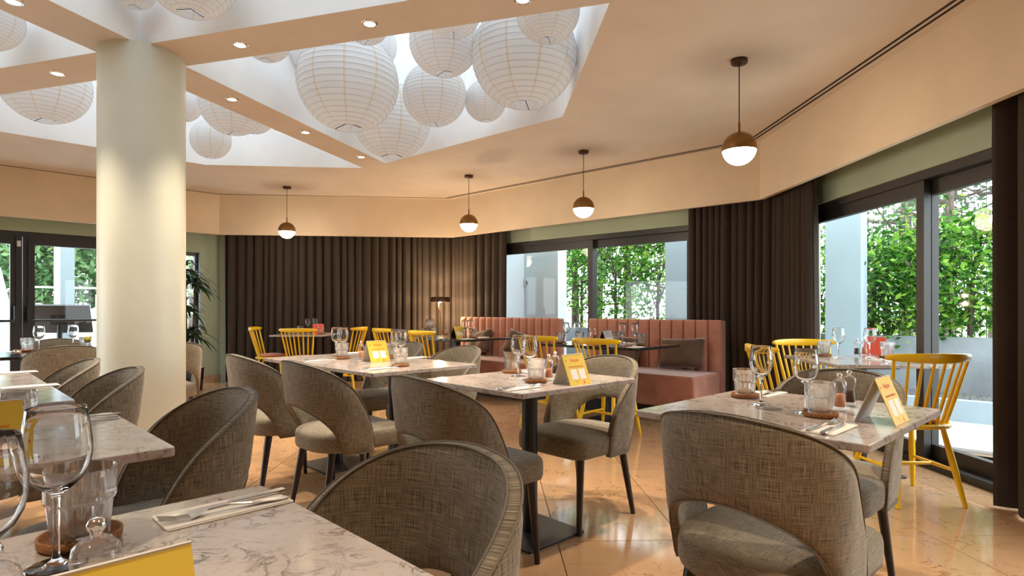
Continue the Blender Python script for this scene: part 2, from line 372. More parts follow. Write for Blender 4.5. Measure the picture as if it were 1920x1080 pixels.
for c in COF:
    mb = MB(); n = len(c)
    cc = Vector((sum(p[0] for p in c) / n, sum(p[1] for p in c) / n))
    def grow(p, d): q = Vector(p) - cc; return Vector(p) + q.normalized() * d
    V = [(p[0], p[1], z) for z in (ZC, ZS) for p in c] + [(*grow(p, 0.04), z) for z in (ZC + 0.002, ZS) for p in c]
    Fc = []
    for i in range(n):
        j = (i + 1) % n; Fc += [(i, j, n + j, n + i), (2 * n + j, 2 * n + i, 3 * n + i, 3 * n + j)]
    mb.add(V, Fc); struct(mb.build('coffer_wall', 'coffer_paint', ceil))
    mb = MB().add([(p[0], p[1], ZS) for p in c], [tuple(range(n))]); mb.build('skylight_pane', 'skylight_glass', ceil)
# roof deck between the skylights keeps the sky out of the ceiling void
mb = MB(); o2 = [Vector((p.x, p.y, 0)) for p in offset_poly(F, 0.55)]; lp = [o2] + [[Vector((*((Vector(p) - Vector((sum(q[0] for q in c) / len(c), sum(q[1] for q in c) / len(c)))) * 1.02 + Vector((sum(q[0] for q in c) / len(c), sum(q[1] for q in c) / len(c)))), 0)) for p in c] for c in COF]
fl = [p for l in lp for p in l]; mb.add([(p.x, p.y, ZC + 0.12) for p in fl], [tuple(t) for t in tessellate_polygon(lp)]); struct(mb.build('roof_deck', 'concrete'))
# floor: bed + polished marble tiles
PHI = math.atan2(0.0345, 1.0)
def tile_xy(u, v): return (u * math.cos(PHI) - v * math.sin(PHI), v * math.cos(PHI) + u * math.sin(PHI))
floor = struct(MB().add([(p.x, p.y, -0.012) for p in offset_poly(F, 0.5)], [tuple(range(6))]).build('floor', 'grout'))
def inside(poly, x, y, m=0.0):
    return all((poly[(i + 1) % len(poly)] - poly[i]).cross(Vector((x, y)) - poly[i]) > m for i in range(len(poly)))
TS = 0.6; th = TS / 2 - 0.0018; big = W
tile_me = None; far_tiles = MB(); cnt = 0; cand = []
for iu in range(-14, 6):
    for iv in range(-9, 13):
        u = 0.308 + TS * (iu + 0.5); v = 2.745 + TS * (iv + 0.5); x, y = tile_xy(u, v)
        if not inside(big, x, y, -2.2): continue
        vis = y > 0.3 and abs(x / max(y, 0.1)) < 1.05
        cand.append((vis, y, x, y))
for vis, _, x, y in sorted(cand, key=lambda t: (not t[0], t[1])):
    if vis and cnt < 300:
        if tile_me is None:
            t0 = MB().slab([(-th, -th), (th, -th), (th, th), (-th, th)], -0.011, 0.0, 0.0008).build('floor_tile', 'floor_marble', floor); tile_me = t0.data; o = t0
        else: o = link('floor_tile', tile_me, floor)
        o.location = (x, y, 0); o.rotation_euler = (0, 0, PHI + random.choice((0, 1, 2, 3)) * math.pi / 2); cnt += 1
    else:
        q = [tile_xy(a, b) for a, b in ((-th, -th), (th, -th), (th, th), (-th, th))]
        far_tiles.add([(x + a, y + b, z) for z in (-0.011, 0) for a, b in q], [(4, 5, 6, 7), (0, 1, 5, 4), (1, 2, 6, 5), (2, 3, 7, 6), (3, 0, 4, 7)])
if far_tiles.f: tag(far_tiles.build('floor_tiles_rest', 'floor_marble', floor), kind='stuff')
# skirting on the entrance wall and dark tracks
a = wpt(3, 0.0, -0.012); b = wpt(3, min(E2, E3), -0.012); n_ = (wpt(3, 0, 0.0) - wpt(3, 0, -0.012))
struct(MB().add([(p.x, p.y, z) for z in (0.0, 0.11) for p in (a, b, b + n_, a + n_)], [(0, 1, 5, 4), (1, 2, 6, 5), (3, 0, 4, 7), (4, 5, 6, 7)]).build('baseboard_entrance', 'skirting_marble'))
# round column
struct(MB().lathe([(0.249, 0.0), (0.249, ZC)], 64).build('column', 'column_paint')).location = (-2.43, 3.86, 0)
# ceiling air slots
INN = lambda d: offset_poly(F, -d)
for i, (lab, nsl) in enumerate([('long double air slot in the ceiling above the sliding door', 2), ('air slot in the ceiling along the banquette wall', 2), ('air slot in the ceiling before the back curtain', 1), ('air slot in the ceiling above the entrance doors', 1)]):
    t = thing('air_slot', lab, 'air vent')
    for k in range(nsl):
        o1, o2_ = 0.075 + 0.045 * k, 0.093 + 0.045 * k
        A, B = INN(o1), INN(o2_)
        p = [A[i], A[i + 1], B[i + 1], B[i]]
        if i == 0: p[0] = p[0].lerp(p[1], 0.25); p[3] = p[3].lerp(p[2], 0.25)
        V = [(q.x, q.y, z) for z in (ZC - 0.003, ZC + 0.02) for q in p]
        MB().add(V, [(3, 2, 1, 0), (0, 1, 5, 4), (1, 2, 6, 5), (2, 3, 7, 6), (3, 0, 4, 7), (4, 5, 6, 7)]).build('slot', 'slot_dark', t)

# ------------------------------------------------------------------ sliding doors, entrance doors, narrow window
def frame_bar(mb, i, s0, s1, o0, o1, z0, z1):
    p = [wpt(i, s0, o0), wpt(i, s1, o0), wpt(i, s1, o1), wpt(i, s0, o1)]
    mb.add([(q.x, q.y, z) for z in (z0, z1) for q in p], [(0, 1, 5, 4), (1, 2, 6, 5), (2, 3, 7, 6), (3, 0, 4, 7), (4, 5, 6, 7), (3, 2, 1, 0)])
def ring(i, s0, s1, o0, o1, z0, z1, t, tb=None, tt=None):
    mb = MB(); tb = tb or t; tt = tt or t
    frame_bar(mb, i, s0, s0 + t, o0, o1, z0, z1); frame_bar(mb, i, s1 - t, s1, o0, o1, z0, z1)
    frame_bar(mb, i, s0 + t, s1 - t, o0, o1, z1 - tt, z1); frame_bar(mb, i, s0 + t, s1 - t, o0, o1, z0, z0 + tb); return mb
def sliding(i, s0, s1, name, mull):
    d = struct(ring(i, s0, s1, 0.02, 0.17, 0.0, ZD, 0.06, 0.05, 0.06).build(name, 'black_frame'))
    for k, (a0, a1, oo) in enumerate(((s0 + 0.06, mull + 0.04, 0.10), (mull - 0.04, s1 - 0.06, 0.04))):
        l = ring(i, a0, a1, oo, oo + 0.05, 0.05, ZD - 0.06, 0.075, 0.10, 0.10).build('sliding_leaf', 'black_frame', d)
        mb = MB(); frame_bar(mb, i, a0 + 0.07, a1 - 0.07, oo + 0.02, oo + 0.028, 0.14, ZD - 0.15); mb.build('glass_pane', 'window_glass', l)
    return d
sliding(0, R0, R1, 'door_1', along(0, (2.83, 4.12)))
sliding(1, M0, M1, 'window_1', along(1, (0.95, 7.55))); sliding(4, 1.0, 5.2, 'fill_window', 3.1)  # the left wall window is unseen, added for cool daylight fill
e0, e1 = min(E0, E1), max(E0, E1)
d2 = struct(ring(3, e0, e1, 0.03, 0.12, 0.0, ZD, 0.05, 0.012, 0.06).build('door_2', 'black_frame'))
mid = along(3, (-6.0, 7.2)); 
for k, (a0, a1) in enumerate(((e0 + 0.05, mid - 0.003), (mid + 0.003, e1 - 0.05))):
    l = ring(3, a0, a1, 0.02, 0.08, 0.012, ZD - 0.06, 0.115, 0.12, 0.10).build('door_leaf', 'black_frame', d2)
    mb = MB(); frame_bar(mb, 3, a0 + 0.11, a1 - 0.11, 0.045, 0.053, 0.12, ZD - 0.16); mb.build('glass_pane', 'window_glass', l)
    mb = MB(); q0 = wpt(3, a0 + 0.05, -0.06); q1 = wpt(3, a1 - 0.05, -0.06); mb.tube([(q0.x, q0.y, 0.95), (q1.x, q1.y, 0.95)], 0.016, 10)
    mb.build('push_bar', 'steel_bar', l)
    mb = MB(); ss = a1 - 0.085 if k == 0 else a0 + 0.03
    frame_bar(mb, 3, ss, ss + 0.055, -0.075, 0.02, 0.93, 1.13); mb.build('push_bar_box', 'black_metal', l)
    ss = a1 - 0.06 if k == 0 else a0 + 0.05
    mb = MB(); frame_bar(mb, 3, ss, ss + 0.014, -0.01, 0.02, 1.13, ZD - 0.07); mb.build('latch_rod', 'black_metal', l)
mb = MB(); frame_bar(mb, 3, mid + 0.02, mid + 0.06, -0.01, 0.02, 1.86, 1.93); mb.build('door_contact', 'plastic_white', d2)
n0, n1 = min(E2, E3), max(E2, E3)
w2 = struct(ring(3, n0, n1, 0.08, 0.15, 0.0, 1.93, 0.05).build('window_2', 'black_frame'))
mb = MB(); frame_bar(mb, 3, n0 + 0.05, n1 - 0.05, 0.11, 0.118, 0.05, 1.88); mb.build('glass_pane', 'window_glass', w2)
mb = MB(); frame_bar(mb, 3, n0 - 0.001, n0 + 0.004, -0.002, 0.10, 0.0, 1.93); mb.build('reveal', 'render_white', w2)

# ------------------------------------------------------------------ curtains
def curtain(name, pts, label, seed, amp=0.05, wl=0.13, ztop=2.30):
    rnd = random.Random(seed); P = [Vector(p) for p in pts]
    segs = [(P[k + 1] - P[k]).length for k in range(len(P) - 1)]; L = sum(segs); n = max(24, int(L / 0.0125))
    def path(s):
        k = 0
        while k < len(segs) - 1 and s > segs[k]: s -= segs[k]; k += 1
        d = (P[k + 1] - P[k]).normalized(); return P[k] + d * s, d
    pos, ph, am = [], [], []; x = 0
    while x < L + 0.3: pos.append(x); x += wl * rnd.uniform(0.65, 1.4)
    amps = [rnd.uniform(0.55, 1.15) for _ in pos]
    def wave(s):
        for k in range(len(pos) - 1):
            if pos[k] <= s <= pos[k + 1]:
                t = (s - pos[k]) / (pos[k + 1] - pos[k]); return amps[k] * math.sin(2 * math.pi * t), t
        return 0, 0
    V, U, Fc = [], [], []; rows = [(0.0, 1.0), (0.3, 0.98), (0.8, 0.93), (1.4, 0.86), (2.0, 0.82), (ztop, 0.7)]
    drift = [rnd.uniform(-0.012, 0.012) for _ in range(n + 1)]
    for side in (0, 1):
        for z, kz in rows:
            for i in range(n + 1):
                s = L * i / n; p, d = path(s); nr = Vector((d.y, -d.x)); wv, t = wave(s); sw = 0.02 * math.sin(3.1 * s + seed) * (1 - z / 2.3)
                q = p + nr * (amp * kz * wv + sw + (0.003 if side else 0)) + d * (0.02 * math.cos(2 * math.pi * t) * kz + drift[i] * 0.3)
                V.append((q.x, q.y, max(z, 0.012))); U.append((s, z))
    nr_ = n + 1; m = len(rows)
    for side in (0, 1):
        for j in range(m - 1):
            for i in range(n):
                a = side * m * nr_ + j * nr_ + i; q = (a, a + 1, a + 1 + nr_, a + nr_); Fc.append(q if side else tuple(reversed(q)))
    for i in range(n): a = i; b = m * nr_ + i; Fc.append((a, b, b + 1, a + 1))
    for e in (0, n):
        for j in range(m - 1):
            a = j * nr_ + e; b = m * nr_ + j * nr_ + e; Fc.append((a, a + nr_, b + nr_, b))
    mb = MB(); mb.add(V, Fc, True, U)
    o = mb.build(name, 'curtain_cloth'); return tag(o, label, 'curtain', 'brown curtains')
CU = offset_poly(F, 0.17)
def cpt(i, s): a, b = CU[i], CU[i + 1]; return a + (b - a).normalized() * s
LB = (CU[3] - CU[2]).length; LM = (CU[2] - CU[1]).length; LR = (CU[1] - CU[0]).length
curtain('curtain', [cpt(2, -0.05), cpt(2, LB - 0.06)], 'wide dark curtain closing the whole back wall', 3, 0.045, 0.11)
curtain('curtain', [cpt(1, LM - 1.07), cpt(1, LM + 0.03)], 'dark curtain behind the left banquette next to the floor lamp', 5, 0.05, 0.12)
def sm(p): return p
mA = CU[1]; 
curtain('curtain', [cpt(0, LR - 0.76), cpt(0, LR - 0.10), mA.lerp(cpt(1, 0.12), 0.6) + Vector((-0.02, -0.02)), cpt(1, 0.16), cpt(1, 0.93)], 'dark curtain round the corner between banquette and sliding door', 8, 0.05, 0.09)
curtain('curtain', [cpt(0, LR - 3.55), cpt(0, LR - 2.66)], 'dark curtain at the far right beside the sliding door', 11, 0.075, 0.22)

# ------------------------------------------------------------------ outdoors
far = struct(MB().add([(-60, -20, -0.12), (60, -20, -0.12), (60, 90, -0.12), (-60, 90, -0.12)], [(0, 1, 2, 3)]).build('ground', 'far_ground'))
NM, EM = Vector((0.67, 0.742)), Vector((-0.742, 0.67))           # patio axes: away from the window wall, along it
def pm(d, t): p = NM * d + EM * t; return (p.x, p.y)
pat = struct(MB().add([(*pm(5.8, -6), -0.045), (*pm(8.3, -6), -0.045), (*pm(8.3, 8), -0.045), (*pm(5.8, 8), -0.045)], [(0, 1, 2, 3)]).build('patio', 'grout'))
pme = None
for a in range(4):
    for b in range(16):
        x, y = pm(5.9 + 0.6 * a + 0.3, -5.6 + 0.8 * b + 0.4)
        if inside(WO, x, y, -0.35) or (a == 3 and False): continue
        if pme is None: o = MB().slab([(-0.297, -0.397), (0.297, -0.397), (0.297, 0.397), (-0.297, 0.397)], -0.045, -0.02, 0.002).build('paving_slab', 'paver_grey', pat); pme = o.data
        else: o = link('paving_slab', pme, pat)
        o.location = (x, y, 0); o.rotation_euler = (0, 0, math.atan2(NM.y, NM.x))
def pbox(name, d0, d1, t0, t1, z0, z1, m, parent=None):
    p = [pm(d0, t0), pm(d1, t0), pm(d1, t1), pm(d0, t1)]
    return MB().slab(p, z0, z1, 0.0).build(name, m, parent)
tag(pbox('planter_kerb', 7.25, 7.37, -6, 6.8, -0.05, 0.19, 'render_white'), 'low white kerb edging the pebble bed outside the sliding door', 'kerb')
tag(pbox('garden_wall', 8.08, 8.26, -6, 6.8, -0.05, 0.78, 'concrete'), 'low grey concrete garden wall below the hedge', 'wall')
rnd = random.Random(4); mb = MB()
for k in range(1500):
    d, t = rnd.uniform(7.38, 8.07), rnd.uniform(-3.2, 4); x, y = pm(d, t); r = rnd.uniform(0.02, 0.045); z = 0.15
    mb.add([(x - r, y, z), (x, y - r, z), (x + r, y, z), (x, y + r, z), (x, y, z + r * 0.8)], [(0, 1, 4), (1, 2, 4), (2, 3, 4), (3, 0, 4)], True)
tag(mb.build('pebble_bed', 'pebble'), 'grey pebbles between kerb and garden wall', 'pebbles', kind='stuff')
tag(pbox('pebble_base', 7.37, 8.08, -6, 6.8, -0.05, 0.15, 'soil'), 'dark bed of soil under the pebbles', 'soil', kind='stuff')
def pillar(px, d, wdt, dep, label, corbel=False):
    k = (px - 960) / FPX; Y = d / (NM.x * k + NM.y); X = k * Y; t = EM.dot(Vector((X, Y)))
    o = thing('garden_pillar', label, 'pillar')
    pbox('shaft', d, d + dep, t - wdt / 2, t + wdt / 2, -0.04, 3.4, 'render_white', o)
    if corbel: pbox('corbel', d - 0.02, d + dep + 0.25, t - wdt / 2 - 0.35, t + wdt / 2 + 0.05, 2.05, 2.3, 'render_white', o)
    return o
pillar(1580, 7.45, 0.36, 0.32, 'pale blue-white pillar outside the sliding door')
pillar(1268, 7.55, 0.34, 0.30, 'pale pillar right of the hedge, seen behind the right banquette')
blk = thing('garden_pier', 'broad white rendered wall pier with round plate outside the banquette window', 'wall')
k0 = EM.dot(Vector((-0.30, 10.0))); 
def tpx(px, d): k = (px - 960) / FPX; Y = d / (NM.x * k + NM.y); return EM.dot(Vector((k * Y, Y)))
pbox('pier_body', 7.1, 7.32, tpx(1046, 7.1), tpx(900, 7.1) + 0.6, -0.04, 3.4, 'pier_white', blk)
pbox('pier_return', 6.66, 7.1, tpx(975, 7.0), tpx(900, 7.0) + 0.6, -0.04, 3.4, 'pier_white', blk)
tq = tpx(985, 7.1); x, y = pm(7.095, tq)
pl = MB().lathe([(0.0, 0.012), (0.045, 0.012), (0.055, 0.0)], 20).build('round_plate', 'steel', blk); pl.location = (x, y, 1.52); pl.rotation_euler = (R(90), 0, math.atan2(-NM.y, -NM.x) + R(90))
# fence behind the wall
def fence(d, t0, t1, label):
    o = thing('mesh_fence', label, 'fence'); mb = MB()
    t = t0
    while t < t1:
        x, y = pm(d, t); mb.tube([(x, y, 0.7), (x, y, 2.6)], 0.004, 4, False); t += 0.055
    for z in (0.9, 1.3, 1.7, 2.1, 2.5):
        a, b = pm(d, t0), pm(d, t1); mb.tube([(*a, z), (*b, z)], 0.005, 4, False)
    tag(mb.build('mesh_wires', 'black_metal', o), kind='stuff')
    t = t0 + 0.9
    while t < t1: x, y = pm(d, t); MB().box(x - 0.03, x + 0.03, y - 0.03, y + 0.03, 0.0, 2.7).build('fence_post', 'black_metal', o); t += 1.9
fence(8.45, -4.6, 6.0, 'black wire mesh fence behind the hedge')
def leaves(mb, pts, size, rnd, flat=0.6):
    for p in pts:
        a = Vector((rnd.gauss(0, 1), rnd.gauss(0, 1), rnd.gauss(-0.25, 0.7))).normalized(); b = a.cross(Vector((rnd.gauss(0, 1), rnd.gauss(0, 1), rnd.gauss(0, 1)))).normalized(); c = a.cross(b)
        l = size * rnd.uniform(0.7, 1.3); wv = l * 0.22
        mb.add([p, p + a * l * 0.5 + b * wv + c * wv * 0.3, p + a * l, p + a * l * 0.5 - b * wv + c * wv * 0.3], [(0, 1, 2), (0, 2, 3)])
def shrub(d, t, z0, z1, wdt, n, label, seed, leaf='hedge_leaf', size=0.085, trunk=True, group='hedge shrubs on the garden fence', name='hedge_shrub', top_heavy=0.0):
    rnd = random.Random(seed); x, y = pm(d, t); o = thing(name, label, 'shrub', (x, y, 0.0), 0, group)
    mb = MB(); cl = []
    for k in range(max(6, n // 26)):
        zz = z0 + (z1 - z0) * (rnd.random() ** (1.0 - 0.6 * top_heavy)); s_ = EM * rnd.uniform(-wdt, wdt) + NM * rnd.gauss(0, 0.16); cl.append(Vector((s_.x, s_.y, zz)))
    pts = []
    for k in range(n):
        c = rnd.choice(cl); pts.append(c + Vector((rnd.gauss(0, 0.13), rnd.gauss(0, 0.13), rnd.gauss(0, 0.11))))
    leaves(mb, pts, size, rnd); tag(mb.build('foliage', leaf, o), kind='stuff')
    if trunk:
        mb = MB(); base = Vector((0, 0, -0.1)); top = Vector((rnd.uniform(-.1, .1), rnd.uniform(-.1, .1), z0 + (z1 - z0) * 0.55)); midp = base.lerp(top, 0.55) + Vector((rnd.uniform(-.06, .06), 0, 0))
        mb.tube([base, midp, top], [0.035, 0.028, 0.018], 6)
        for c in cl[:10]: st = base.lerp(top, rnd.uniform(0.5, 1.0)); mb.tube([st, st.lerp(c, 0.5) + Vector((0, 0, 0.05)), c], [0.012, 0.008, 0.004], 4)
        mb.build('stem', 'bark', o)
    return o
hl = ['leafy green hedge shrub at the right edge of the sliding door', 'leafy green hedge shrub left of the door mullion', 'tall glossy hedge shrub behind the door mullion', 'green hedge shrub next to the pale garden pillar', 'small hedge shrub left of the pale garden pillar',
      'hedge shrub behind the corner curtain', 'dense hedge shrub at the right of the banquette window', 'loose green shrub in the middle of the banquette window', 'thin hedge shrub left of the banquette window mullion']
for k, (px, n, z0, z1, wd) in enumerate([(1825, 1500, 0.85, 2.10, 0.5), (1668, 1400, 0.8, 1.92, 0.45), (1745, 1200, 0.85, 2.1, 0.42), (1628, 900, 0.8, 1.9, 0.35), (1535, 700, 0.8, 2.1, 0.4), (1430, 400, 0.8, 2.2, 0.5), (1228, 900, 0.75, 2.4, 0.55), (1160, 800, 0.75, 2.45, 0.6), (1082, 700, 0.8, 2.4, 0.5)]):
    d = 8.36; shrub(d, tpx(px, d), z0, z1, wd, int(n * 1.5), hl[k], 20 + k, top_heavy=0.5 if k > 5 else 0.0)
def tree(x, y, h, cr, n, label, seed, leaf='tree_leaf', size=0.16, z0=0.45, name='garden_tree', group='trees in the garden', spread=1.0, nb=9):
    rnd = random.Random(seed); o = thing(name, label, 'tree', (x, y, -0.1), 0, group); mb = MB(); cl = []
    lean = Vector((rnd.uniform(-.2, .2), rnd.uniform(-.2, .2), 0)); tk = [Vector((0, 0, 0)), Vector((0, 0, h * 0.35)) + lean * 0.5, Vector((0, 0, h * 0.7)) + lean, Vector((0, 0, h * 0.95)) + lean * 1.2]
    r0 = 0.018 * h + 0.03; mb.tube(tk, [r0, r0 * 0.8, r0 * 0.5, r0 * 0.2], 8)
    for k in range(nb):
        f = z0 + (1 - z0) * (k + rnd.random()) / nb; st = tk[1].lerp(tk[3], max(0, (f - 0.35) / 0.6)) if f > 0.35 else tk[0].lerp(tk[1], f / 0.35)
        an = rnd.uniform(0, 6.28); ln = cr * rnd.uniform(0.6, 1.05) * (1.15 - 0.5 * f); en = st + Vector((math.cos(an) * ln, math.sin(an) * ln, ln * rnd.uniform(0.1, 0.6)))
        m = st.lerp(en, 0.5) + Vector((0, 0, -0.06 * ln)); mb.tube([st, m, en], [r0 * 0.35, r0 * 0.22, r0 * 0.08], 5)
        for q in range(5): cl.append(st.lerp(en, rnd.uniform(0.45, 1.05)) + Vector((rnd.gauss(0, .12), rnd.gauss(0, .12), rnd.gauss(0, .12))) * cr)
        for q in range(3): s2 = m.lerp(en, rnd.random()); e2 = s2 + Vector((rnd.gauss(0, 1), rnd.gauss(0, 1), rnd.gauss(0.3, 0.6))) * cr * 0.25; mb.tube([s2, e2], [r0 * 0.12, r0 * 0.04], 4, False)
    mb.build('trunk', 'bark', o); mb = MB(); pts = []
    for k in range(n): c = rnd.choice(cl); pts.append(c + Vector((rnd.gauss(0, 1), rnd.gauss(0, 1), rnd.gauss(0, 0.8))) * cr * 0.16 * spread)
    leaves(mb, pts, size, rnd); tag(mb.build('foliage', leaf, o), kind='stuff'); return o
tree(8.2, 12.2, 6.5, 2.6, 900, 'bare branching pine above the hedge, seen left of the door mullion', 61, 'pine_leaf', 0.16, 0.3, 'pine_tree', nb=22)
tree(10.2, 12.4, 6.8, 2.6, 1500, 'bare branching pine above the hedge, seen right of the door mullion', 62, 'pine_leaf', 0.2, 0.35, 'pine_tree', nb=16)
tree(7.2, 9.7, 4.6, 1.2, 500, 'dark slim tree trunk behind the hedge near the door mullion', 63, 'tree_leaf', 0.14, 0.5)
p = pm(8.9, tpx(1178, 8.9)); tree(p[0], p[1], 3.6, 1.15, 2000, 'branching young tree centred in the banquette window', 64, 'hedge_leaf', 0.1, 0.42, nb=11)
p = pm(8.9, tpx(1080, 8.9)); tree(p[0], p[1], 3.4, 0.8, 1100, 'slim young tree beside the banquette window mullion', 65, 'hedge_leaf', 0.1, 0.5)
for k, (px, Y, h, cr, n) in enumerate([(1120, 19, 5.5, 3.2, 1500), (1260, 21, 6, 3.5, 1300), (1640, 20, 3.2, 3.0, 900), (1820, 18, 3.0, 3.0, 900), (980, 22, 6, 3, 700)]):
    tree((px - 960) / FPX * Y, Y, h, cr, n, ['pale distant tree behind the left half of the banquette window', 'pale distant tree behind the right half of the banquette window', 'distant tree low behind the hedge left of the door mullion', 'distant tree low behind the hedge right of the door mullion', 'distant tree hidden mostly by the white garden pier'][k], 70 + k, 'tree_leaf', 0.3, 0.2)
# outside the entrance doors
el = thing('entrance_terrace', 'pale stone terrace outside the entrance doors', 'terrace')
NE = Vector((-0.72, 0.69)); EE = Vector((0.69, 0.72))
def pe(d, t): q = NE * d + EE * t; return (q.x, q.y)
def ebox(name, d0, d1, t0, t1, z0, z1, m, parent=None): return MB().slab([pe(d0, t1), pe(d1, t1), pe(d1, t0), pe(d0, t0)], z0, z1, 0).build(name, m, parent)
ebox('terrace_paving', 9.5, 18, -8, 6, -0.1, -0.02, 'paver_grey', el)
def tpe(px, d): k = (px - 960) / FPX; Y = d / (NE.x * k + NE.y); return EE.dot(Vector((k * Y, Y)))
gp = thing('entrance_pillar', 'grey-white square pillar outside the right entrance door', 'pillar')
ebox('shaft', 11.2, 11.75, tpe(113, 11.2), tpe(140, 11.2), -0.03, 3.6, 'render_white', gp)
gs = thing('outdoor_stairs', 'pale outdoor stairs with sloping parapet seen through the left entrance door', 'stairs')
tS = tpe(8, 15)
for k in range(9): ebox('step', 14.0 + 0.32 * k, 14.32 + 0.32 * k, tS - 3.0, tS, -0.1, 0.12 + 0.165 * k, 'paver_grey', gs)
mb = MB(); a0, a1 = pe(14.0, tS), pe(16.9, tS); b0, b1 = pe(14.0, tS + 0.12), pe(16.9, tS + 0.12)
mb.add([(*a0, -0.1), (*a1, -0.1), (*a1, 2.0), (*a0, 0.5), (*b0, -0.1), (*b1, -0.1), (*b1, 2.0), (*b0, 0.5)], [(0, 1, 2, 3), (7, 6, 5, 4), (3, 2, 6, 7), (0, 3, 7, 4), (1, 5, 6, 2)]); mb.build('parapet', 'render_white', gs)
gb = thing('glass_balustrade', 'glass balustrade with thin rails on the terrace', 'railing')
for z in (1.0, 1.55): p0, p1 = pe(15.5, tS + 0.3), pe(15.5, 5); MB().tube([(*p0, z), (*p1, z)], 0.02, 6).build('rail', 'steel', gb)
for k in range(7): x, y = pe(15.5, tS + 0.4 + 1.3 * k); MB().tube([(x, y, -0.05), (x, y, 1.55)], 0.02, 6).build('post', 'steel', gb)
gu = thing('parasol', 'white parasol on the terrace, just left of the column', 'parasol'); xu, yu = pe(15.0, tpe(182, 15.0)); gu.location = (xu, yu, 0)
MB().lathe([(0.03, 0.0), (0.03, 1.4)], 8).build('pole', 'steel', gu); MB().lathe([(0.0, 1.15), (1.0, 0.62), (1.02, 0.3), (0.98, 0.3), (0.96, 0.6), (0.0, 1.1)], 8, smooth=False).build('canopy', 'parasol_white', gu)
kt = thing('menu_terminal', 'black tilted screen on a stand outside the right entrance door', 'screen'); kx, ky = pe(10.1, tpe(112, 10.1)); kt.location = (kx, ky, -0.02); kt.rotation_euler = (0, 0, R(28))
mb = MB(); mb.box(-0.36, 0.36, -0.015, 0.015, -0.24, 0.24); scn = mb.build('screen', 'screen_black', kt); scn.location = (0, 0, 0.98); scn.rotation_euler = (R(38), 0, 0)
MB().tube([(0.02, 0.0, 0.0), (0.0, 0.0, 0.6), (0, 0, 1.02)], [0.035, 0.035, 0.03], 10).build('stand', 'black_metal', kt); MB().lathe([(0.0, 0.02), (0.2, 0.02), (0.22, 0.0)], 20).build('base', 'black_metal', kt)
MB().box(-0.09, 0.09, -0.06, -0.02, 0.9, 1.12).build('mount', 'black_metal', kt)
for k, (px, Y, h, cr, n) in enumerate([(5, 24, 7.5, 3.2, 2200), (90, 26, 8.0, 3.6, 2600), (175, 25, 7.2, 3.2, 2200), (360, 20, 6, 2.5, 900), (-60, 22, 7, 3, 1200), (45, 23, 4.0, 3.2, 1500), (130, 24, 3.8, 3.2, 1500)]):
    tree((px - 960) / FPX * Y, Y, h, cr, n, ['tall pine seen through the left entrance door', 'tall pine left of the entrance pillar', 'tall pine between entrance pillar and column', 'tree seen through the narrow window behind the houseplant', 'tall pine at the far left of the terrace', 'low bushy tree behind the outdoor stairs', 'low bushy tree behind the terminal screen'][k], 80 + k, 'tree_leaf', 0.34, 0.15, 'stone_pine', nb=14)

# ------------------------------------------------------------------ paper lanterns
NR = 22
def lantern_mesh():
    a0, a1 = R(-74), R(74); prof = []; K = NR * 4
    for k in range(K + 1):
        a = a0 + (a1 - a0) * k / K; ph = (k % 4) / 4; r = 1.0 - 0.012 * math.sin(math.pi * ph); prof.append((r * math.cos(a), r * math.sin(a) * 0.97))
    return prof
def mk_lantern():
    o = thing('paper_lantern', '', 'paper lantern', group='white paper lanterns in the ceiling coffers')
    MB().lathe(lantern_mesh(), 40).build('shade', 'lantern_paper', o)
    mb = MB(); a0, a1 = R(-74), R(74); rr = 0.0026
    for k in range(NR + 1):
        a = a0 + (a1 - a0) * k / NR; r, z = math.cos(a) * 1.003, math.sin(a) * 0.97
        mb.lathe([(r - rr, z), (r, z - rr), (r + rr, z), (r, z + rr), (r - rr, z)], 36)
    mb.build('wire_ribs', 'wire', o)
    zb = -math.sin(R(74)) * 0.97; rb = math.cos(R(74))
    mb = MB(); mb.tube([(-rb, 0, zb), (0, 0.02, zb + 0.10), (rb, 0, zb)], 0.008, 5); mb.tube([(0.0, 0.02, zb + 0.10), (0.0, 0, -zb)], 0.007, 5); mb.build('wire_stretcher', 'cord_black', o)
    return o
LAN = Maker(mk_lantern); lantern_proto = []
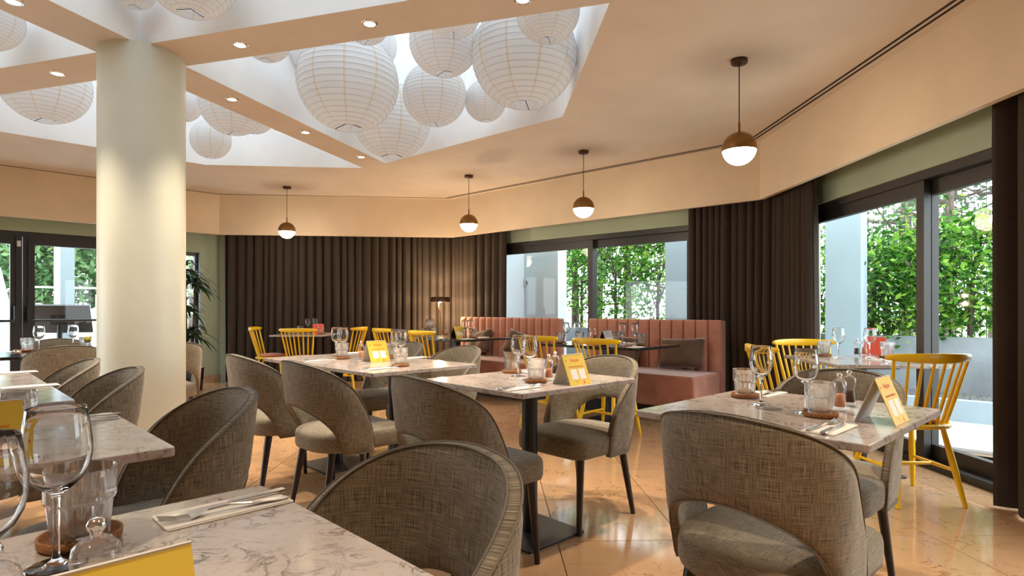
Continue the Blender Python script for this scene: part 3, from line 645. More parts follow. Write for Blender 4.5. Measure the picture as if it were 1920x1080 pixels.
lanterns = [ # pixel centre, centre height, radius in m, label
    (653, 154, 2.95, 0.405, 'large white paper lantern nearest the column in the main coffer'),
    (983, 106, 2.95, 0.385, 'large white paper lantern at the right of the main coffer'),
    (735, 228, 2.95, 0.375, 'large white paper lantern hanging lowest at the far edge of the main coffer'),
    (815, 178, 2.95, 0.275, 'mid-size white lantern in the middle of the main coffer'),
    (910, 190, 2.95, 0.185, 'small cream lantern between two larger ones in the main coffer'),
    (975, 152, 3.06, 0.22, 'white lantern half hidden behind the large right-hand lantern'),
    (1027, 20, 2.95, 0.20, 'cream lantern at the near right corner of the main coffer'),
    (833, 78, 3.10, 0.262, 'white lantern above the middle one in the main coffer'),
    (850, 17, 3.10, 0.19, 'white lantern cut by the beam at the top centre of the main coffer'),
    (702, 85, 3.45, 0.20, 'white lantern high behind the large one nearest the column'),
    (575, 92, 3.40, 0.20, 'white lantern behind the left side of the large one nearest the column'),
    (500, 72, 3.00, 0.165, 'small lantern with its open bottom just behind the beam downlight'),
    (688, 42, 3.00, 0.145, 'small lantern half hidden by the beam between two downlights'),
    (395, 262, 2.90, 0.205, 'small cream lantern right beside the column in the far coffer'),
    (437, 195, 2.97, 0.29, 'broad white lantern in the far coffer right of the column'),
    (476, 214, 3.05, 0.20, 'white lantern peeping out right of the broad one in the far coffer'),
    (528, 216, 3.20, 0.18, 'rightmost small lantern in the far coffer'),
    (343, 195, 3.05, 0.17, 'white lantern partly hidden behind the column'),
    (85, 158, 3.06, 0.345, 'broad white lantern left of the column in the far coffer'),
    (252, -22, 3.00, 0.12, 'small lantern at the top edge above the column'),
    (357, -52, 2.95, 0.245, 'cream lantern at the top edge right of the column'),
    (-26, 34, 2.95, 0.20, 'white lantern cut by the left edge near the top corner')]
for px, py, z, r, lab in lanterns:
    Y = FPX * (z - CAM_H) / (HORIZON - py); X = (px - 960) / FPX * Y
    o = LAN((X, Y, z), random.uniform(0, 6.28), lab, None, r)
    MB().tube([(0, 0, 0.9), (0, 0, (ZS - z) / r)], 0.004 / r, 5).build('hanging_cord', 'parasol_white', o)

# ------------------------------------------------------------------ lamps
def mk_pendant():
    o = thing('pendant_lamp', '', 'pendant lamp', group='globe pendant lamps by the windows')
    MB().lathe([(0.0, -0.028), (0.05, -0.028), (0.054, -0.022), (0.054, 0.0)], 28).build('ceiling_rose', 'bronze', o)
    MB().tube([(0, 0, -0.025), (0, 0, -0.43)], 0.0035, 6).build('cord', 'cord_black', o)
    MB().lathe([(0.0, -0.42), (0.008, -0.42), (0.008, -0.485), (0.0, -0.485)], 12).build('stem', 'brass', o)
    zc = -0.595; r = 0.112
    MB().lathe([(r * math.cos(R(a)), zc + r * math.sin(R(a))) for a in range(-8, 91, 7)], 36).build('metal_dome', 'brass', o)
    g = MB().lathe([(r * 0.965 * math.cos(R(a)), zc + r * 0.965 * math.sin(R(a))) for a in range(-80, -7, 6)] + [(r * 0.9, zc)], 36); g.lathe([(0.0, zc - r * 0.95), (r * 0.965 * math.cos(R(80)), zc - r * 0.95)], 36)
    g.build('glass_globe', 'globe_glass', o); return o
PEND = Maker(mk_pendant)
PZ = ZC
for px, py, lab in ((1386, 112, 'globe pendant nearest the camera, by the sliding door'), (1094, 283, 'second globe pendant, in front of the banquette window'), (879, 329, 'globe pendant above the left banquette'), (538, 350, 'globe pendant before the back curtain')):
    PEND(at(px, py, ZC), 0, lab)
    p = at(px, py, ZC); ld = bpy.data.lights.new('pendant_light', 'POINT'); ld.energy = LAMP_W; ld.color = WARM; ld.shadow_soft_size = 0.1
    lo = link('pendant_light', ld); lo.location = (p.x, p.y, ZC - 0.73)
def mk_down():
    o = thing('downlight', '', 'downlight', group='recessed downlights in the ceiling beams')
    MB().lathe([(0.034, 0.002), (0.034, -0.006), (0.046, -0.005), (0.05, 0.002)], 24).build('trim_ring', 'chrome', o)
    MB().lathe([(0.0, -0.003), (0.034, -0.003)], 24).build('bulb', 'bulb_glow', o); return o
DOWN = Maker(mk_down)
def spot(x, y, watts, size=R(78), blend=1.0):
    ld = bpy.data.lights.new('downlight_or_fill', 'SPOT'); ld.energy = watts; ld.color = WARM; ld.spot_size = size; ld.spot_blend = blend; ld.shadow_soft_size = 0.035
    lo = link('downlight_or_fill', ld); lo.location = (x, y, ZC - 0.02)
n1v, n2v = Vector((0.287, 0.957)), Vector((0.957, -0.287))
dl = [((450, 84), 'downlight nearest the column on the beam towards the right'), ((693, 44), 'middle downlight on the beam towards the right'), ((980, -1), 'downlight at the top edge above the main coffer'),
      ((435, 186), 'downlight nearest the column on the far beam'), ((573, 248), 'middle downlight on the far beam'), ((677, 294), 'farthest downlight at the end of the far beam'),
      ((108, 138), 'downlight on the beam left of the column'), ((25, 3), 'downlight at the top left corner of the picture')]
for (px, py), lab in dl:
    p = at(px, py, ZC); DOWN(p, 0, lab); spot(p.x, p.y, SPOT_W)
# assumed beam downlights out of view, then added fill spots
for k, dd in enumerate((2.3, 3.4)):
    for vv in ((-0.957, 0.287), (-0.287, -0.957)): spot(CC.x + vv[0] * dd, CC.y + vv[1] * dd, SPOT_W)
for x, y in ((0.95, 2.88), (1.75, 1.35), (0.75, 0.45), (-0.9, -0.1), (-2.3, -0.6), (0.2, -1.2), (1.9, -0.6)): spot(x, y, SPOT_W * 0.9)  # no fittings here: unseen spots added to brighten the dark foreground
# floor lamp in the corner
fl = thing('floor_lamp', 'slim brass floor lamp with flat dark shade in the curtain corner', 'floor lamp', (-1.05, 8.60, 0))
MB().lathe([(0.0, 0.02), (0.12, 0.02), (0.13, 0.0)], 24).build('base', 'brass', fl)
MB().tube([(0, 0, 0.015), (0, 0, 1.06), (-0.03, 0, 1.12), (-0.03, 0, 1.24)], 0.009, 8).build('pole', 'brass', fl)
MB().lathe([(0.145, 1.195), (0.14, 1.27), (0.137, 1.27), (0.142, 1.195), (0.145, 1.195)], 32).build('shade', 'bronze', fl)
MB().lathe([(0.0, 1.19), (0.025, 1.20), (0.03, 1.225), (0.02, 1.25), (0.0, 1.26)], 16).build('bulb', 'lamp_glow', fl)
ld = bpy.data.lights.new('floor_lamp_light', 'POINT'); ld.energy = 55; ld.color = (1, 0.72, 0.42); ld.shadow_soft_size = 0.03; lo = link('floor_lamp_light', ld); lo.location = (-1.05, 8.60, 1.175)
ld = bpy.data.lights.new('floor_lamp_uplight', 'POINT'); ld.energy = 34; ld.color = (1, 0.72, 0.42); ld.shadow_soft_size = 0.03; lo = link('floor_lamp_uplight', ld); lo.location = (-1.05, 8.60, 1.29)

# ------------------------------------------------------------------ tables
def mk_table(la, lb, top, name, tk=0.022, rad=0.012):
    def f():
        o = thing(name, '', 'table', group='restaurant tables')
        MB().slab(rrect(la / 2, lb / 2, rad, 3), 0.75 - tk, 0.75, 0.0025).build('table_top', top, o)
        if top == 'black_granite': MB().box(-0.04, 0.04, -0.04, 0.04, 0.012, 0.70).build('post', 'black_metal', o)
        else: MB().lathe([(0.038, 0.012), (0.038, 0.70)], 24).build('post', 'black_metal', o)
        MB().box(-0.16, 0.16, -0.16, 0.16, 0.70, 0.7275).build('top_bracket', 'black_metal', o)
        MB().slab(rrect(0.19, 0.19, 0.008, 2), 0.0005, 0.012, 0.002).build('base_plate', 'black_metal', o); return o
    return f
MT = Maker(mk_table(0.70, 0.78, 'table_marble', 'marble_table')); MT5 = Maker(mk_table(0.705, 0.75, 'table_marble', 'marble_table'))
GT = Maker(mk_table(1.14, 0.76, 'black_granite', 'granite_table', 0.024, 0.008)); GT3 = Maker(mk_table(0.75, 1.3, 'black_granite', 'granite_table', 0.024, 0.008))
def tb(f, x, y, beta, lab): return f((x, y, 0), R(beta - 90), lab)
def AB(beta): b = R(beta); return Vector((math.sin(b), -math.cos(b))), Vector((math.cos(b), math.sin(b)))
tb(MT, -0.515, 0.615, 45, 'marble table in the left foreground, closest to the camera')
tb(MT, -1.352, 1.42, 45, 'marble table second from the front at the left edge')
tb(MT, -2.160, 2.171, 45, 'marble table third from the front at the left edge')
tb(MT, -2.668, 2.676, 45, 'marble table fourth from the front, left of the column')
tb(MT, 0.94, 1.99, 43, 'marble table at the right front with yellow menu card')
tb(MT, 0.087, 2.875, 43, 'marble table in the centre with square black foot')
A45, B45 = AB(45)
c5 = Vector((-0.978, 3.88)); q = c5 - A45 * 0.354; tb(MT5, q.x, q.y, 45, 'left half of the joined marble table pair in the middle')
q = c5 + A45 * 0.354; tb(MT5, q.x, q.y, 45, 'right half of the joined marble table pair in the middle')
tb(MT, 2.36, 3.97, 88, 'small marble table beside the sliding door')
tb(MT, -2.86, 8.13, 90, 'marble table before the back curtain')
tb(GT, -0.685, 7.195, 48, 'black granite table in front of the left banquette')
tb(GT, 0.94, 5.755, 47, 'black granite table in front of the right banquette')
tb(GT3, -3.50, 4.79, 45, 'long black granite table left of the column')

# ------------------------------------------------------------------ grey upholstered chairs
def u_path():
    Wd, yb, rc, yf = 0.222, -0.25, 0.165, 0.045; pts = []
    for k in range(8): pts.append((-Wd, yf + (yb + rc - yf) * k / 8))
    for k in range(17): a = R(180 + 90 * k / 16); pts.append((-Wd + rc + rc * math.cos(a), yb + rc + rc * math.sin(a)))
    for k in range(1, 5): pts.append((-Wd + rc + (Wd - rc) * k / 4, yb))
    return [Vector(p) for p in pts]
def mk_grey():
    o = thing('upholstered_chair', '', 'chair', group='grey upholstered chairs')
    half = u_path(); full = half + [Vector((-p.x, p.y)) for p in reversed(half[:-1])]
    n = len(full) - 1; S = [0]
    for i in range(n): S.append(S[-1] + (full[i + 1] - full[i]).length)
    mid_ = S[-1] / 2; smax = mid_; TH = 0.034
    def prof(i):
        s = abs(S[i] - mid_); t = s / smax
        top = 0.375 + 0.455 * max(0.0, 1 - t ** 2.25) ** 0.62
        arch = 0.27; bot = 0.352 + (0.245 * max(0, 1 - (s / arch) ** 2.2) ** 0.6 if s < arch else 0)
        return s, top, min(bot, top - 0.02)
    NVv = 12; P = []; Nn = []
    def pt(i, z):
        s = abs(S[i] - mid_); d = (full[min(i + 1, n)] - full[max(i - 1, 0)]).normalized(); out = Vector((d.y, -d.x)) 
        if out.dot(full[i] - Vector((0, 0.05))) < 0: out = -out
        k = 0.14 * (1 - s / smax) + 0.02 * (s / smax); q = full[i] + out * (k * (z - 0.42)); return Vector((q.x, q.y, z)), out
    V, U, Fc = [], [], []
    for side in (1, -1):
        for j in range(NVv + 1):
            for i in range(n + 1):
                s, top, bot = prof(i); z = bot + (top - bot) * j / NVv; q, out = pt(i, z); edge = min(j, NVv - j, 2, i, n - i) / 2; edge = min(1, edge)
                q = q + Vector((out.x, out.y, 0)) * side * TH / 2 * (0.62 + 0.38 * edge); V.append(q); U.append((S[i], z))
    nr = n + 1; off = nr * (NVv + 1)
    for j in range(NVv):
        for i in range(n):
            a = j * nr + i; Fc.append((a, a + 1, a + 1 + nr, a + nr)); b = off + a; Fc.append((b + nr, b + nr + 1, b + 1, b))
    for i in range(n):
        Fc.append((i + 1, i, off + i, off + i + 1)); t = NVv * nr + i; Fc.append((t, t + 1, off + t + 1, off + t))
    for j in range(NVv):
        a = j * nr; Fc.append((a, a + nr, off + a + nr, off + a)); a = j * nr + n; Fc.append((a + nr, a, off + a, off + a + nr))
    mb = MB(); mb.add(V, Fc, True, U); sh = mb.build('backrest_shell', 'linen', o)
    for side, nm in ((-1, 'piping'), (1, 'piping')):
        line = []
        for i in range(n + 1):
            s, top, bot = prof(i); q, out = pt(i, top); line.append(q + Vector((out.x, out.y, 0)) * side * TH * 0.36 + Vector((0, 0, 0.0005)))
        MB().tube(line, 0.0022, 6).build(nm, 'piping', sh)
    line = []
    for i in range(n + 1):
        s, top, bot = prof(i); q, out = pt(i, bot); line.append(q + Vector((out.x, out.y, 0)) * TH * 0.36)
    MB().tube(line, 0.0022, 6).build('piping', 'piping', sh)
    # seat
    out = []
    for sx, sy, a0, r in ((1, -1, -90, 0.17), (1, 1, 0, 0.07), (-1, 1, 90, 0.07), (-1, -1, 180, 0.17)):
        for k in range(9):
            a = R(a0 + 90 * k / 8); out.append((sx * (0.228 - r) + r * math.cos(a), (0.27 - r if sy > 0 else -(0.235 - r)) + r * math.sin(a)))
    def ins(d): return [(x * (1 - d / 0.23), 0.02 + (y - 0.02) * (1 - d / 0.25)) for x, y in out]
    rings = [(0.02, 0.362), (0.004, 0.368), (0.0, 0.385), (0.0, 0.43), (0.003, 0.448), (0.012, 0.459), (0.03, 0.466), (0.09, 0.472), (0.16, 0.474)]
    V, U, Fc = [], [], []; m = len(out)
    for d, z in rings:
        for k, (x, y) in enumerate(ins(d)): V.append((x, y, z)); U.append((x + (y * 0 if z > 0.45 else z), y + (0 if z > 0.45 else z)))
    for j in range(len(rings) - 1):
        for k in range(m): Fc.append((j * m + k, j * m + (k + 1) % m, (j + 1) * m + (k + 1) % m, (j + 1) * m + k))
    Fc.append(tuple(range((len(rings) - 1) * m, len(rings) * m))); Fc.append(tuple(range(m - 1, -1, -1)))
    mb = MB(); mb.add(V, Fc, True, U); mb.build('seat', 'linen', o)
    for x, y, dx, dy in ((0.18, 0.205, 0.012, 0.025), (-0.18, 0.205, -0.012, 0.025), (0.155, -0.155, 0.03, -0.065), (-0.155, -0.155, -0.03, -0.065)):
        MB().tube([(x, y, 0.372), (x + dx, y + dy, 0.0)], [0.0205, 0.0125], 14).build('leg', 'dark_wood', o)
    return o
GC = Maker(mk_grey)
chairs = [(-0.295, 0.90, 'B-', 45, 'grey chair in the centre foreground, seen into its curved back'), (-1.10, 1.727, 'B-', 45, 'grey chair behind the foreground marble table, left of centre'),
    (-1.90, 2.43, 'B-', 45, 'grey chair in front of the column base, nearer of two'), (-2.41, 2.88, 'B-', 45, 'grey chair in front of the column base, farther of two'),
    (-3.39, 4.42, 'A-', 45, 'grey chair with its broad back to the camera at the long granite table'), (-3.83, 5.00, 'A+', 45, 'grey chair on the far side of the long granite table, facing the camera'),
    (-2.91, 4.91, 'A-', 45, 'grey chair half hidden behind the right side of the column'),
    (-0.19, 2.50, 'B+', 43, 'grey chair with its back to the camera at the central table'), (0.36, 3.12, 'B-', 43, 'grey chair on the right of the central table, whole seat visible'),
    (-1.40, 3.60, 'B+', 45, 'grey chair seen from behind, left one at the joined tables'), (-0.91, 3.19, 'B+', 45, 'grey chair seen from behind, right one at the joined tables'),
    (-1.00, 4.47, 'B-', 45, 'grey chair on the far side of the joined tables, left one'), (-0.525, 3.98, 'B-', 45, 'grey chair on the far side of the joined tables, right one'),
    (0.735, 1.67, 'B+', 43, 'large grey chair at the right front with its back to the camera'), (1.24, 2.34, 'B-', 43, 'grey chair on the far side of the right front table')]
for x, y, d, be, lab in chairs:
    ang = {'B+': be - 90, 'B-': be + 90, 'A-': be, 'A+': be + 180}[d]
    o = GC((x, y, 0), R(ang), lab)
    if lab.startswith('large'):
        t = MB().box(-0.012, 0.012, -0.0015, 0.0015, -0.006, 0.006).build('maker_tag', 'tag_brown', o); t.location = (0.05, -0.2375, 0.40); tag(t, 'small brown maker tag')

# ------------------------------------------------------------------ yellow spindle-back chairs
def mk_yellow():
    o = thing('spindle_chair', '', 'chair', group='yellow spindle-back chairs')
    def outl(k, m=36):
        a = 2 * math.pi * k / m; return (0.215 * math.copysign(abs(math.cos(a)) ** 0.78, math.cos(a)), 0.205 * math.copysign(abs(math.sin(a)) ** 0.78, math.sin(a)))
    MB().slab([outl(k) for k in range(36)], 0.425, 0.452, 0.008).build('seat', 'yellow_paint', o)
    MB().lathe([(0.0, 0.452), (0.16, 0.452), (0.178, 0.462), (0.172, 0.478), (0.12, 0.487), (0.0, 0.489)], 30).build('cushion', 'coral_cloth', o)
    L = []
    for x, y, dx, dy in ((0.14, 0.13, 0.055, 0.06), (-0.14, 0.13, -0.055, 0.06), (0.13, -0.13, 0.06, -0.09), (-0.13, -0.13, -0.06, -0.09)):
        a, b = Vector((x, y, 0.43)), Vector((x + dx, y + dy, 0.0)); L.append((a, b)); MB().tube([a, a.lerp(b, 0.45), b], [0.014, 0.018, 0.0115], 12).build('leg', 'yellow_paint', o)
    zt = 0.55; c = [a.lerp(b, zt) for a, b in L]
    for i, j in ((0, 2), (1, 3)): MB().tube([c[i], c[i].lerp(c[j], 0.5), c[j]], [0.009, 0.012, 0.009], 8).build('stretcher', 'yellow_paint', o)
    m0, m1 = c[0].lerp(c[2], 0.5), c[1].lerp(c[3], 0.5); MB().tube([m0, m0.lerp(m1, 0.5), m1], [0.009, 0.012, 0.009], 8).build('stretcher', 'yellow_paint', o)
    def rail(u): x = 0.243 * u; return Vector((x, -0.285 + 0.095 * u * u, 0))
    V, Fc = [], []; nS = 24; sec = [(-0.5, -0.5), (-0.5, 0.35), (-0.3, 0.5), (0.3, 0.5), (0.5, 0.35), (0.5, -0.5), (0.3, -0.58), (-0.3, -0.58)]
    for k in range(nS + 1):
        u = -1 + 2 * k / nS; p = rail(u); d = Vector((0.243, 0.19 * u, 0)).normalized(); nn = Vector((-d.y, d.x, 0)); e = max(0.0, 1 - abs(u) ** 10)
        hh = (0.034 + 0.016 * (1 - u * u)) * (0.55 + 0.45 * e); tk = 0.024 * (0.6 + 0.4 * e)
        for a, b in sec: V.append(p + nn * (a * tk) + Vector((0, 0, 0.828 + b * hh)))
    ns = len(sec)
    for k in range(nS):
        for q in range(ns): Fc.append((k * ns + q, (k + 1) * ns + q, (k + 1) * ns + (q + 1) % ns, k * ns + (q + 1) % ns))
    Fc.append(tuple(range(ns))); Fc.append(tuple(range(nS * ns + ns - 1, nS * ns - 1, -1)))
    MB().add(V, Fc, True).build('top_rail', 'yellow_paint', o, weld=True)
    for k in range(8):
        u = -1 + 2 * k / 7; b = Vector((0.155 * u, -0.172 + 0.05 * u * u, 0.445)); t = rail(u * 0.86); t.z = 0.815; r = 0.0115 if k in (0, 7) else 0.0088
        MB().tube([b, b.lerp(t, 0.4), t], [r * 0.85, r * 1.12, r * 0.75], 8).build('spindle', 'yellow_paint', o)
    return o
YC = Maker(mk_yellow)
for x, y, a, lab in [(2.29, 3.43, 2, 'yellow spindle chair before the sliding door, nearest and fully visible'), (2.30, 4.44, 178, 'yellow spindle chair on the far side of the small table by the sliding door'), (1.90, 3.98, -92, 'yellow spindle chair left of the small table by the sliding door'),
    (0.835, 5.05, -43, 'yellow spindle chair at the right banquette table, right one'), (0.367, 5.56, -43, 'yellow spindle chair at the right banquette table, left one behind wine glasses'),
    (-0.90, 6.83, -42, 'yellow spindle chair at the left banquette table, right one'), (-1.50, 7.60, -42, 'yellow spindle chair at the left banquette table, left one'),
    (-2.30, 8.10, 80, 'yellow spindle chair on the right of the table before the back curtain'), (-2.72, 7.65, 0, 'yellow spindle chair with its back to the camera before the back curtain'), (-3.28, 8.02, -80, 'yellow spindle chair on the left of the table before the back curtain')]:
    YC((x, y, 0), R(a), lab)

# ------------------------------------------------------------------ banquettes and cushions
RB = math.atan2(0.67, -0.742)
def banquette(x, y, L, nch, label):
    o = thing('banquette', label, 'banquette', (x, y, 0), RB, 'terracotta velvet banquettes')
    MB().slab(rrect(L / 2, 0.30, 0.03, 3, 0, 0.30), 0.15, 0.455, 0.02).build('seat', 'terracotta_velvet', o)
    MB().box(-L / 2 + 0.06, L / 2 - 0.06, 0.02, 0.50, 0.0, 0.16).build('plinth', 'slot_dark', o)
    MB().slab(rrect(L / 2, 0.055, 0.015, 3, 0, -0.075), 0.10, 0.975, 0.012).build('back_board', 'terracotta_velvet', o)
    wv = L / nch; me = None
    def chn():
        V, Fc = [], []; sec = []
        for k in range(9): a = R(180 - 180 * k / 8); sec.append((wv * 0.495 * math.cos(a), -0.022 + 0.045 * math.sin(a) ** 0.6 if 0 < k < 8 else -0.022))
        zs = [(0.44, 1), (0.94, 1), (0.962, 0.9), (0.976, 0.6), (0.981, 0.1)]
        for z, sc in zs:
            for a, b in sec: V.append((a, -0.022 + (b + 0.022) * sc, z))
        m = len(sec)
        for j in range(len(zs) - 1):
            for k in range(m - 1): Fc.append((j * m + k + 1, j * m + k, (j + 1) * m + k, (j + 1) * m + k + 1))
        return MB().add(V, Fc, True)
    for k in range(nch):
        if me is None: c = chn().build('back_channel', 'terracotta_velvet', o); me = c.data
        else: c = link('back_channel', me, o)
        c.location = (-L / 2 + wv * (k + 0.5), 0, 0)
    return o
banquette(1.506, 6.436, 1.60, 12, 'right terracotta velvet banquette with channelled back'); banquette(-0.085, 7.873, 1.77, 14, 'left terracotta velvet banquette with channelled back, by the floor lamp')
def cushion(bx, by, lx, w_, h_, roll, label, tilt=20):
    e, n = EM, -NM; x = bx + e.x * lx + n.x * 0.10; y = by + e.y * lx + n.y * 0.10
    def f(s):
        def g(u, v):
            a, b = 2 * u - 1, 2 * v - 1; pinch = 1 - 0.07 * (1 - abs(a) ** 2) * abs(b) ** 3; p2 = 1 - 0.07 * (1 - abs(b) ** 2) * abs(a) ** 3
            t = 0.075 * (max(0, 1 - a ** 4) * max(0, 1 - b ** 4)) ** 0.5; return (a * w_ / 2 * p2, s * t + 0.006 * math.sin(7 * a + 3 * b) * (1 - a * a) * (1 - b * b), b * h_ / 2 * pinch)
        return g
    mb = MB(); mb.grid(f(1), 16, 12, flip=False); mb.grid(f(-1), 16, 12, flip=True)
    o = mb.build('cushion', 'brown_velvet', None, True); tag(o, label, 'cushion', 'brown cushions on the banquettes')
    o.location = (x, y, 0.46 + h_ / 2 * math.cos(R(tilt)) + 0.02); o.rotation_euler = (R(tilt), R(roll), RB); return o
cushion(1.506, 6.436, -0.42, 0.50, 0.33, 3, 'brown velvet cushion at the right end of the right banquette'); cushion(1.506, 6.436, 0.28, 0.46, 0.33, -4, 'brown velvet cushion behind the granite table on the right banquette')
cushion(-0.085, 7.873, -0.33, 0.48, 0.33, -14, 'brown velvet cushion slumped near the right end of the left banquette'); cushion(-0.085, 7.873, 0.42, 0.50, 0.33, 10, 'brown velvet cushion at the left end of the left banquette')

# ------------------------------------------------------------------ houseplant
hp = thing('houseplant', 'dark strappy-leaved houseplant in a glass pot behind the column', 'houseplant', (-4.36, 7.95, 0), 0)
MB().lathe([(0.0, 0.0), (0.15, 0.0), (0.17, 0.3), (0.15, 0.3), (0.14, 0.05), (0.0, 0.05)], 24).build('stand', 'dark_wood', hp)
MB().lathe([(0.0, 0.30), (0.12, 0.30), (0.15, 0.58), (0.13, 0.58), (0.11, 0.33), (0.0, 0.33)], 24).build('pot', 'plastic_white', hp)
rnd = random.Random(12); heads = []
for k in range(4):
    b = Vector((rnd.uniform(-.05, .05), rnd.uniform(-.05, .05), 0.34)); t = b + Vector((rnd.uniform(-.12, .14), rnd.uniform(-.1, .1), (0.5, 0.85, 1.15, 1.35)[k])); heads.append(t); MB().tube([b, b.lerp(t, .5), t], [0.016, 0.014, 0.011], 6).build('stem', 'bark', hp)
for t in heads:
    for k in range(30):
        an = 2 * math.pi * k / 30 * 4.3 + rnd.random(); el_ = rnd.uniform(0.1, 1.1); L = rnd.uniform(0.24, 0.38); d = Vector((math.cos(an), math.sin(an), 0)); sd = Vector((-d.y, d.x, 0)); V, Fc = [], []
        st = t - Vector((0, 0, 0.02 * (k % 8)))
        for q in range(6):
            f = q / 5; p = st + d * L * f * math.cos(el_ * (1 - 0.2 * f)) + Vector((0, 0, L * (math.sin(el_) * f - 0.85 * f * f))); wv = 0.026 * math.sin(math.pi * min(1, 0.15 + 0.85 * f)) + 0.0015; V += [p - sd * wv, p + Vector((0, 0, 0.004)), p + sd * wv]
        for q in range(5):
            for h in (0, 1): a = q * 3 + h; Fc.append((a, a + 1, a + 4, a + 3))
        MB().add(V, Fc, True).build('leaf', 'houseplant_leaf', hp)

# ------------------------------------------------------------------ tableware
def mk_wine():
    o = thing('wine_glass', '', 'wine glass', group='stemmed wine glasses on the tables'); 
    outp = [(0.0, 0.0), (0.034, 0.0), (0.0345, 0.0012), (0.030, 0.0025), (0.012, 0.005), (0.0055, 0.010), (0.0042, 0.02), (0.0038, 0.05), (0.004, 0.088), (0.007, 0.096), (0.018, 0.104), (0.029, 0.115), (0.0365, 0.130), (0.0398, 0.148), (0.0395, 0.165), (0.0365, 0.188), (0.0335, 0.209), (0.0328, 0.2105)]
    inn = [(0.0322, 0.209), (0.0352, 0.188), (0.0383, 0.165), (0.0386, 0.148), (0.0353, 0.131), (0.0278, 0.1165), (0.016, 0.1065), (0.006, 0.102), (0.0, 0.1012)]
    mb = MB(); mb.lathe(outp[:10], 32); g = mb
    bowl = mb.lathe(outp[9:] + inn, 36)
    MB().lathe(outp + inn, 36).build('glass_body', 'drinking_glass', o, True); return o
def mk_tumbler():
    o = thing('tumbler', '', 'tumbler', group='fluted tumblers on cork coasters')
    outp = [(0.0, 0.0), (0.027, 0.0), (0.0295, 0.003), (0.031, 0.02), (0.0335, 0.047), (0.0345, 0.050), (0.0385, 0.052), (0.0398, 0.056), (0.0395, 0.07), (0.0402, 0.092), (0.0397, 0.093)]
    inn = [(0.0387, 0.092), (0.0380, 0.056), (0.0350, 0.053), (0.031, 0.047), (0.0280, 0.018), (0.025, 0.010), (0.0, 0.009)]
    prof = outp + inn; no = len(outp)
    def rm(i, t): return 1 + (0.075 * math.cos(14 * t) if 2 <= i <= 4 else 0)
    MB().lathe(prof, 84, rmod=rm).build('glass_body', 'tumbler_glass', o, True); return o
def mk_coaster():
    o = thing('coaster', '', 'coaster', group='round cork coasters')
    MB().lathe([(0.0, 0.0), (0.043, 0.0), (0.048, 0.004), (0.049, 0.014), (0.0475, 0.0155), (0.0445, 0.0145), (0.043, 0.006), (0.0, 0.005)], 32).build('cork_dish', 'cork', o); return o
def mk_mill(fill, kind):
    def f():
        o = thing(kind, '', 'mill', group='clear salt and pepper mills')
        MB().lathe([(0.0, 0.0), (0.022, 0.0), (0.0225, 0.01), (0.019, 0.04), (0.0175, 0.062), (0.021, 0.072), (0.0235, 0.085), (0.021, 0.099), (0.013, 0.106), (0.006, 0.108), (0.0, 0.108)], 24).build('clear_body', 'mill_glass', o, True)
        MB().lathe([(0.0, 0.016), (0.018, 0.016), (0.0155, 0.042), (0.0145, 0.058), (0.0, 0.06)], 20).build('filling', fill, o)
        MB().lathe([(0.0, 0.106), (0.006, 0.106), (0.0055, 0.112), (0.0085, 0.116), (0.0088, 0.121), (0.006, 0.126), (0.0, 0.1275)], 16).build('knob', 'chrome', o); return o
    return f
WG, TU, CO = Maker(mk_wine), Maker(mk_tumbler), Maker(mk_coaster); SALT, PEP = Maker(mk_mill('pink_salt', 'salt_mill')), Maker(mk_mill('peppercorn', 'pepper_mill'))
LOGO = text_mesh('Nappia', 0.021, 0.35); CAP = text_mesh('PARA DESCOBRIR MAIS', 0.0092)
def mk_card(front, back, prints=True, white='card_white', ink='card_red'):
    def f():
        o = thing('menu_card', '', 'menu card', group='folded tent menu cards'); hw, sp, h, tk = 0.072, 0.055, 0.135, 0.0022
        L = math.hypot(sp, h); tl = math.atan2(sp, h)
        fp = MB().box(-tk, 0, -hw, hw, 0, L).build('front_panel', front, o); fp.location = (sp, 0, 0.0006); fp.rotation_euler = (0, -tl, 0)
        bp = MB().box(0, tk, -hw, hw, 0, L).build('back_panel', back, o); bp.location = (-sp, 0, 0.0006); bp.rotation_euler = (0, tl, 0)
        if prints:   # panel face is the local yz plane at x = 0; local +y is to the reader's right
            rot = (R(90), 0, R(90))
            for me, z, m in ((LOGO, L - 0.036, ink), (CAP, L * 0.565, ink)):
                me = me.copy(); me.materials.clear(); me.materials.append(MATS[m]); t = link('print', me, fp); t.location = (0.0003, 0, z); t.rotation_euler = rot
            for y0 in (-0.046, 0.008): MB().box(0, 0.0004, y0, y0 + 0.043, 0.026, 0.073).build('white_label', white, fp)
            for y, z, s in ((-0.056, L - 0.03, 0.006), (0.026, 0.012, 0.008), (0.058, 0.05, 0.005)):
                MB().add([(0.0004, y - s * .8, z - s), (0.0004, y + s * .8, z - s * .8), (0.0004, y, z + s)], [(0, 1, 2)]).build('print', 'card_red', fp)
            MB().add([(0.0003, -0.03, 0.020), (0.0003, -0.005, 0.020), (0.0003, -0.018, 0.004)], [(0, 2, 1)]).build('print', 'card_fold', fp)
        return o
    return f
CY = Maker(mk_card('card_yellow', 'card_back')); CR = Maker(mk_card('card_coral', 'card_back', False)); CG = Maker(mk_card('card_grey', 'card_dark', True, 'card_white')); CYD = Maker(mk_card('card_yellow', 'card_dark'))
def mk_napkin():
    o = thing('napkin', '', 'napkin', group='folded paper napkins'); 
    for k in range(2):
        mb = MB(); mb.slab(rrect(0.043 - 0.001 * k, 0.10 - 0.002 * k, 0.004, 2, 0.002 * k, 0.003 * k), 0.0004 + 0.0016 * k, 0.0016 + 0.0018 * k, 0).build('fold', 'napkin_paper', o)
    return o
